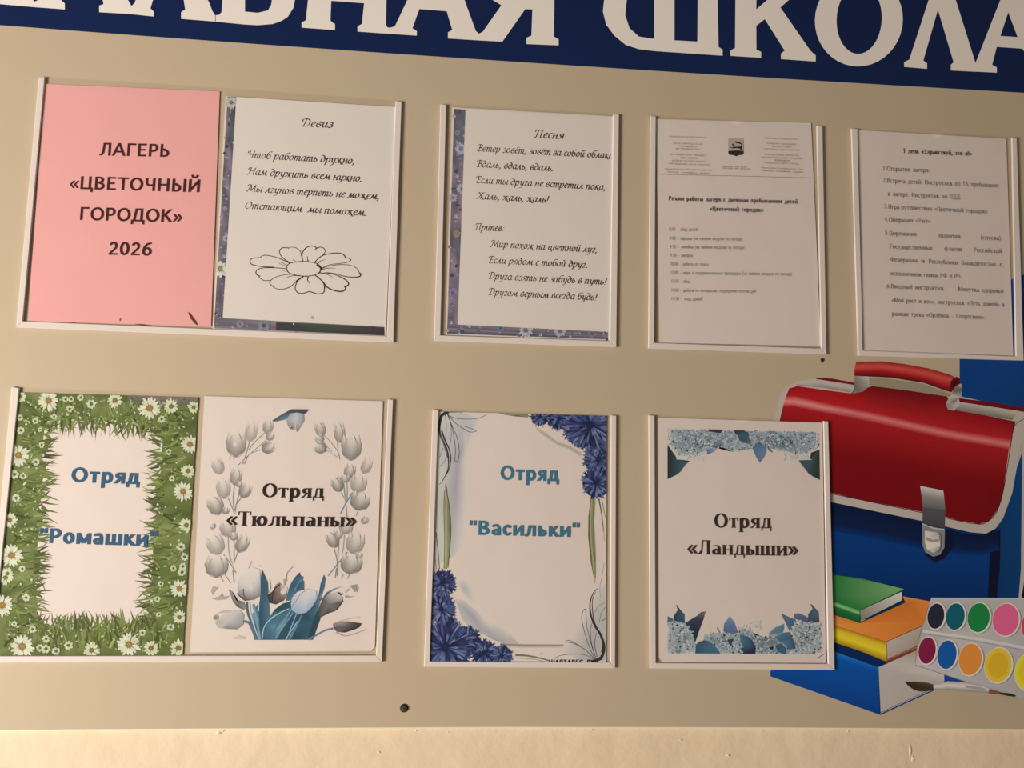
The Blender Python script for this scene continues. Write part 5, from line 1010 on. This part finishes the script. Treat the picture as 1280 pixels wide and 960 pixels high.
def cornflower(x, y, r, n=30):
    a.ell(x, y, r * .84, r * .84, (34, 40, 70), 0, 18)
    for ring, (k0, k1, m_) in enumerate(((.35, 1.0, n), (.2, .78, n * 3 // 4), (.08, .5, n // 2))):
        for i in range(m_):
            b = 2 * math.pi * (i + rn.random() * .6) / m_; l = r * k1 * rn.uniform(.88, 1.08); px, py = math.cos(b), math.sin(b); w = r * 1.7 / n * rn.uniform(.8, 1.3)
            c1 = rn.choice(CF); c2 = rn.choice([(32, 28, 58), (46, 42, 78), (92, 98, 134)])
            s0 = r * k0 * .3
            a.poly([(x + px * s0, y + py * s0), (x + px * l * .7 - py * w, y + py * l * .7 + px * w), (x + px * l * .97 - py * w * 1.2, y + py * l * .97 + px * w * 1.2), (x + px * l * .9, y + py * l * .9), (x + px * l * 1.02 + py * w * .9, y + py * l * 1.02 - px * w * .9), (x + px * l * .7 + py * w, y + py * l * .7 - px * w)], 0, cols=[(24, 28, 52), c1, c2, c1, c2, c1])
    for i in range(8):
        b = rn.random() * 6.3; a.ell(x + math.cos(b) * r * .1, y + math.sin(b) * r * .1, r * .06, r * .1, (28, 34, 70), math.degrees(b), 6)
for fl in ((675, 521, 13), (699, 523, 16), (722, 538, 20), (728, 548, 14), (748.5, 574, 22), (745.7, 604, 21), (748, 555, 16), (738, 531, 32)): cornflower(*fl, n=44 if fl[2] > 25 else 30)
a.up()
for fl in ((553, 729.5, 19), (551.5, 761.5, 20), (560, 785, 16), (605, 816, 18), (627, 820, 15), (582, 800, 20), (556.8, 809, 37)): cornflower(*fl, n=46 if fl[2] > 25 else 30)
a.layer = 6
# line of lettering cut off by the bottom strip
text(a, 'ШАРТАВЕС  РУ', 'sans', 686.5, 831.5, 743, 831.5, 7, (52, 46, 44))
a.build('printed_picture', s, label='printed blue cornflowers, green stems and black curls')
a = Art(H_TXT, W); bc = (58, 104, 122)
text(a, 'Отряд', 'sans', 625.4, 599.6, 698.4, 601.8, 17.8, bc)
text(a, '"Васильки"', 'sans', 586.5, 668.4, 723.9, 671.6, 18.0, bc)
a.build('lettering', s, label='teal blue lettering')

# ---- lilies of the valley sheet
q = [(823, 522), (1027.8, 528.4), (1032.2, 828.8), (828, 827.4), (823.7, 822)]
s = sheet('white sheet with blue-white lily-of-the-valley print and black lettering', [q[0], q[1], q[2], q[3], q[4]])
W = (190, 171, 152); rn = random.Random(9)
a = Art(H_INK, W, [(834.4, 535.5), (1024.2, 540), (1027.8, 818), (834.4, 816.6)])
PW = (189, 171, 153)
def inside(p_, poly):
    c_ = False; j = len(poly) - 1
    for i in range(len(poly)):
        if (poly[i][1] > p_[1]) != (poly[j][1] > p_[1]) and p_[0] < (poly[j][0] - poly[i][0]) * (p_[1] - poly[i][1]) / (poly[j][1] - poly[i][1]) + poly[i][0]: c_ = not c_
        j = i
    return c_
DOTS = [(150, 152, 146), (160, 158, 148), (130, 136, 134), (92, 102, 108), (62, 72, 82), (176, 170, 158), (48, 56, 64), (144, 146, 138)]
def bells(poly, base, n, pal=DOTS, rmin=7, rmax=15):
    if base:
        cc = (sum(p_[0] for p_ in poly) / len(poly), sum(p_[1] for p_ in poly) / len(poly))
        small = [lerp(cc, p_, .9) for p_ in poly]
        a.fan(cc, small, mixc(base, (54, 66, 76), .6), [mixc(base, PW, .15)] * len(poly))
    xs = [p_[0] for p_ in poly]; ys = [p_[1] for p_ in poly]
    for ps, cnt, sub, rr in ((0, n, pal, 1.0), (1, n, [c_ for c_ in pal if sum(c_) > 420] or pal, .95)):
        a.up(); k = tries = 0
        while k < cnt and tries < cnt * 30:
            tries += 1
            p_ = (rn.uniform(min(xs), max(xs)), rn.uniform(min(ys), max(ys)))
            if not inside(p_, poly): continue
            if base and ps and math.sin(p_[0] * .035 + 1.3) * math.cos(p_[1] * .045 + p_[0] * .01) < rn.uniform(-.7, .3): continue
            k += 1; r = rn.uniform(rmin, rmax) * rr; b = rn.uniform(0, 180)
            a.ell(p_[0], p_[1], r, r * rn.uniform(.6, 1), rn.choice(sub), b, 7)
            if ps and r > 10: a.ell(p_[0] + r * .2, p_[1] + r * .25, r * .3, r * .25, (120, 128, 126), b, 5)
    a.layer -= 2
DK, TL_, BLU = (46, 58, 66), (56, 78, 84), (74, 98, 116)
a.frame(820, 520, 9.6)
a.poly([(135, 760), (135, 340), (235, 480), (250, 520), (320, 525), (405, 540), (350, 590), (300, 665), (250, 705)], 0, cols=[(34, 44, 44), (30, 38, 46), (34, 44, 52), (44, 62, 66), (58, 80, 84), (48, 58, 58), (60, 82, 84), (56, 76, 76), (48, 64, 62)])
bells([(135, 140), (500, 145), (1060, 160), (1060, 400), (950, 440), (870, 400), (790, 370), (700, 400), (570, 430), (480, 470), (300, 480), (200, 400), (135, 330)], (118, 132, 138), 330)
bells([(300, 440), (600, 420), (590, 560), (450, 520), (330, 500)], None, 30, [(178, 170, 160), (156, 146, 138), (190, 184, 174)])
a.up(); a.up(); a.up()
a.poly([(605, 400), (700, 385), (745, 378), (690, 430), (615, 465)], 0, cols=[(96, 102, 128), BLU, (150, 150, 150), (110, 118, 136), (90, 92, 116)])
a.poly([(940, 172), (1060, 172), (1060, 318), (1000, 300), (985, 240), (950, 210)], 0, cols=[(40, 36, 48), (38, 40, 54), TL_, BLU, TL_, (40, 40, 54)]); a.poly([(620, 160), (790, 165), (780, 205), (730, 200), (640, 185)], (52, 46, 58))
a.poly([(235, 520), (400, 468), (370, 530), (300, 524)], (176, 178, 172))
a.layer = 0; a.frame(920, 520, 9.6)
a.poly([(1010, 770), (1010, 400), (900, 440), (890, 500), (900, 525), (750, 532), (800, 600), (870, 690), (930, 730)], 0, cols=[(40, 48, 40), (40, 48, 46), (32, 42, 40), (38, 48, 46), (66, 74, 80), (60, 62, 64), (60, 68, 80), (52, 70, 72), (44, 58, 46)])
bells([(-10, 160), (300, 170), (1010, 180), (1010, 360), (900, 440), (800, 470), (650, 440), (430, 400), (340, 370), (180, 390), (-10, 420)], (122, 134, 138), 300)
bells([(570, 440), (740, 440), (860, 480), (740, 520), (570, 540)], None, 26, [(178, 170, 160), (156, 146, 138), (190, 184, 174)])
a.up(); a.up(); a.up()
a.poly([(195, 385), (230, 340), (280, 318), (365, 372), (362, 440), (330, 500), (285, 558), (245, 500)], 0, cols=[BLU, (70, 96, 116), TL_, (84, 104, 128), (96, 112, 130), (100, 112, 122), (92, 98, 104), (84, 102, 122)])
a.poly([(-10, 172), (100, 180), (150, 200), (170, 340), (90, 320), (40, 280), (20, 230)], 0, cols=[(40, 40, 54), (44, 48, 62), TL_, BLU, TL_, TL_, TL_])
a.poly([(750, 500), (850, 480), (912, 525), (830, 525), (760, 530)], (166, 172, 176)); a.line([(380, 370), (400, 410), (435, 430)], 1.4, (90, 84, 84))
a.line([(530, 250), (560, 255), (590, 290)], 1.2, (70, 84, 94)); a.line([(640, 320), (680, 325)], 1.6, (60, 60, 70)); a.ell(430, 192, 60, 10, (120, 104, 104), 0, 8)
a.layer = 0; a.frame(820, 740, 9.6)
a.poly([(135, 288), (205, 320), (206, 372), (180, 424), (135, 370)], 0, cols=[(70, 88, 100)] * 5)
a.poly([(208, 380), (215, 285), (262, 215), (238, 150), (262, 168), (288, 210), (345, 268), (345, 385)], 0, cols=[(34, 46, 54), (38, 52, 64), (40, 56, 68), (70, 56, 54), (60, 52, 54), (36, 50, 62), (60, 80, 104), (40, 54, 68)])
a.poly([(350, 372), (430, 322), (500, 280), (540, 240), (598, 230), (570, 330), (520, 460), (470, 610), (430, 500), (380, 420)], 0, cols=[(40, 54, 66), (40, 56, 68), (44, 62, 74), (90, 84, 74), (110, 96, 80), (60, 50, 70), (34, 44, 52), (34, 44, 50), (36, 48, 54), (34, 46, 52)])
a.poly([(808, 470), (816, 380), (885, 288), (945, 370), (985, 480), (900, 530), (850, 500)], 0, cols=[(70, 92, 112), (84, 110, 128), (110, 126, 138), (96, 104, 128), (80, 90, 120), (70, 96, 110), (76, 104, 118)])
a.poly([(1000, 505), (1060, 512), (1060, 660), (1010, 600)], (58, 84, 96)); a.line([(735, 425), (770, 490)], 1.6, (110, 100, 100))
bells([(135, 350), (200, 360), (250, 345), (340, 360), (380, 400), (440, 475), (470, 600), (505, 660), (465, 745), (135, 745)], (140, 150, 148), 150, rmin=9, rmax=18)
bells([(550, 520), (640, 490), (740, 480), (900, 500), (1060, 560), (1060, 750), (780, 750), (700, 640), (560, 590)], (128, 138, 138), 120)
a.up(); a.up(); a.up()
a.poly([(470, 746), (478, 640), (510, 600), (575, 580), (650, 600), (730, 670), (772, 746)], 0, cols=[(50, 70, 90), (52, 74, 94), (44, 60, 74), (50, 66, 78), (60, 88, 104), (64, 98, 112), (56, 84, 100)])
a.poly([(870, 570), (930, 560), (900, 650), (870, 610)], (50, 58, 66)); a.poly([(1005, 680), (1060, 660), (1060, 720)], (44, 60, 72)); a.poly([(235, 690), (300, 690), (290, 738), (240, 735)], (104, 112, 104))
a.layer = 0; a.frame(920, 740, 9.6)
a.poly([(380, 505), (470, 425), (578, 378), (580, 440), (560, 490), (470, 520)], 0, cols=[(90, 116, 128)] * 3 + [(80, 100, 112)] * 3)
a.poly([(538, 260), (570, 270), (650, 305), (715, 330), (735, 400), (690, 480), (640, 468), (590, 360)], 0, cols=[(92, 84, 84), (70, 84, 94), (74, 98, 110), (66, 88, 104), (58, 72, 92), (60, 84, 96), (72, 98, 112), (76, 98, 108)])
a.poly([(694, 258), (752, 254), (830, 285), (866, 310), (866, 380), (760, 340), (700, 320)], 0, cols=[(92, 100, 120)] * 3 + [(80, 84, 104)] * 4)
a.poly([(864, 360), (864, 268), (918, 200), (890, 140), (915, 152), (942, 185), (995, 240), (1002, 370)], 0, cols=[(48, 64, 70), (62, 80, 88), (60, 72, 80), (110, 84, 76), (80, 64, 62), (62, 74, 84), (72, 90, 104), (46, 62, 64)])
bells([(-10, 440), (60, 420), (160, 470), (230, 520), (390, 540), (400, 500), (480, 510), (560, 480), (660, 560), (720, 660), (700, 740), (640, 768), (-10, 764)], (126, 138, 138), 190)
bells([(650, 470), (700, 340), (740, 330), (800, 350), (870, 370), (960, 350), (1035, 400), (1035, 730), (900, 775), (660, 768), (640, 640), (690, 560)], (146, 152, 146), 170, rmin=9, rmax=18)
bells([(40, 380), (300, 340), (350, 480), (200, 500)], None, 26, [(180, 166, 154), (170, 160, 154), (190, 176, 162)])
a.up(); a.up(); a.up()
a.poly([(48, 508), (130, 530), (200, 590), (240, 670), (225, 752), (150, 752), (80, 740), (100, 680), (50, 600)], 0, cols=[(66, 96, 108), (58, 84, 98), (46, 66, 84), (38, 44, 62), (30, 32, 46), (36, 40, 56), (36, 44, 60), (56, 74, 88), (70, 100, 112)])
a.poly([(475, 545), (560, 490), (645, 480), (680, 560), (722, 680), (640, 690), (560, 610), (500, 580)], 0, cols=[(72, 104, 118), (74, 108, 122), (68, 96, 110), (56, 82, 100), (50, 70, 90), (64, 90, 110), (76, 106, 122), (60, 90, 104)])
a.poly([(470, 640), (540, 620), (600, 680), (600, 750), (500, 720)], (58, 82, 98)); a.poly([(395, 660), (450, 650), (440, 690), (410, 690)], (40, 42, 44))
a.frame(); a.clip = None; a.layer = 5
a.line([(1023, 822), (1028, 818.5), (1032, 817)], .8, (120, 84, 70), smooth=False)
a.build('printed_picture', s, label='printed blue leaves and small white bell flowers')
a = Art(H_TXT, W)
text(a, 'Отряд', 'serifbold', 892.8, 659.4, 964, 660.4, 17.6, (50, 36, 30))
text(a, '«Ландыши»', 'serifbold', 859.2, 692.8, 997.3, 695, 17.8, (50, 36, 30))
a.build('lettering', s, label='bold black lettering')
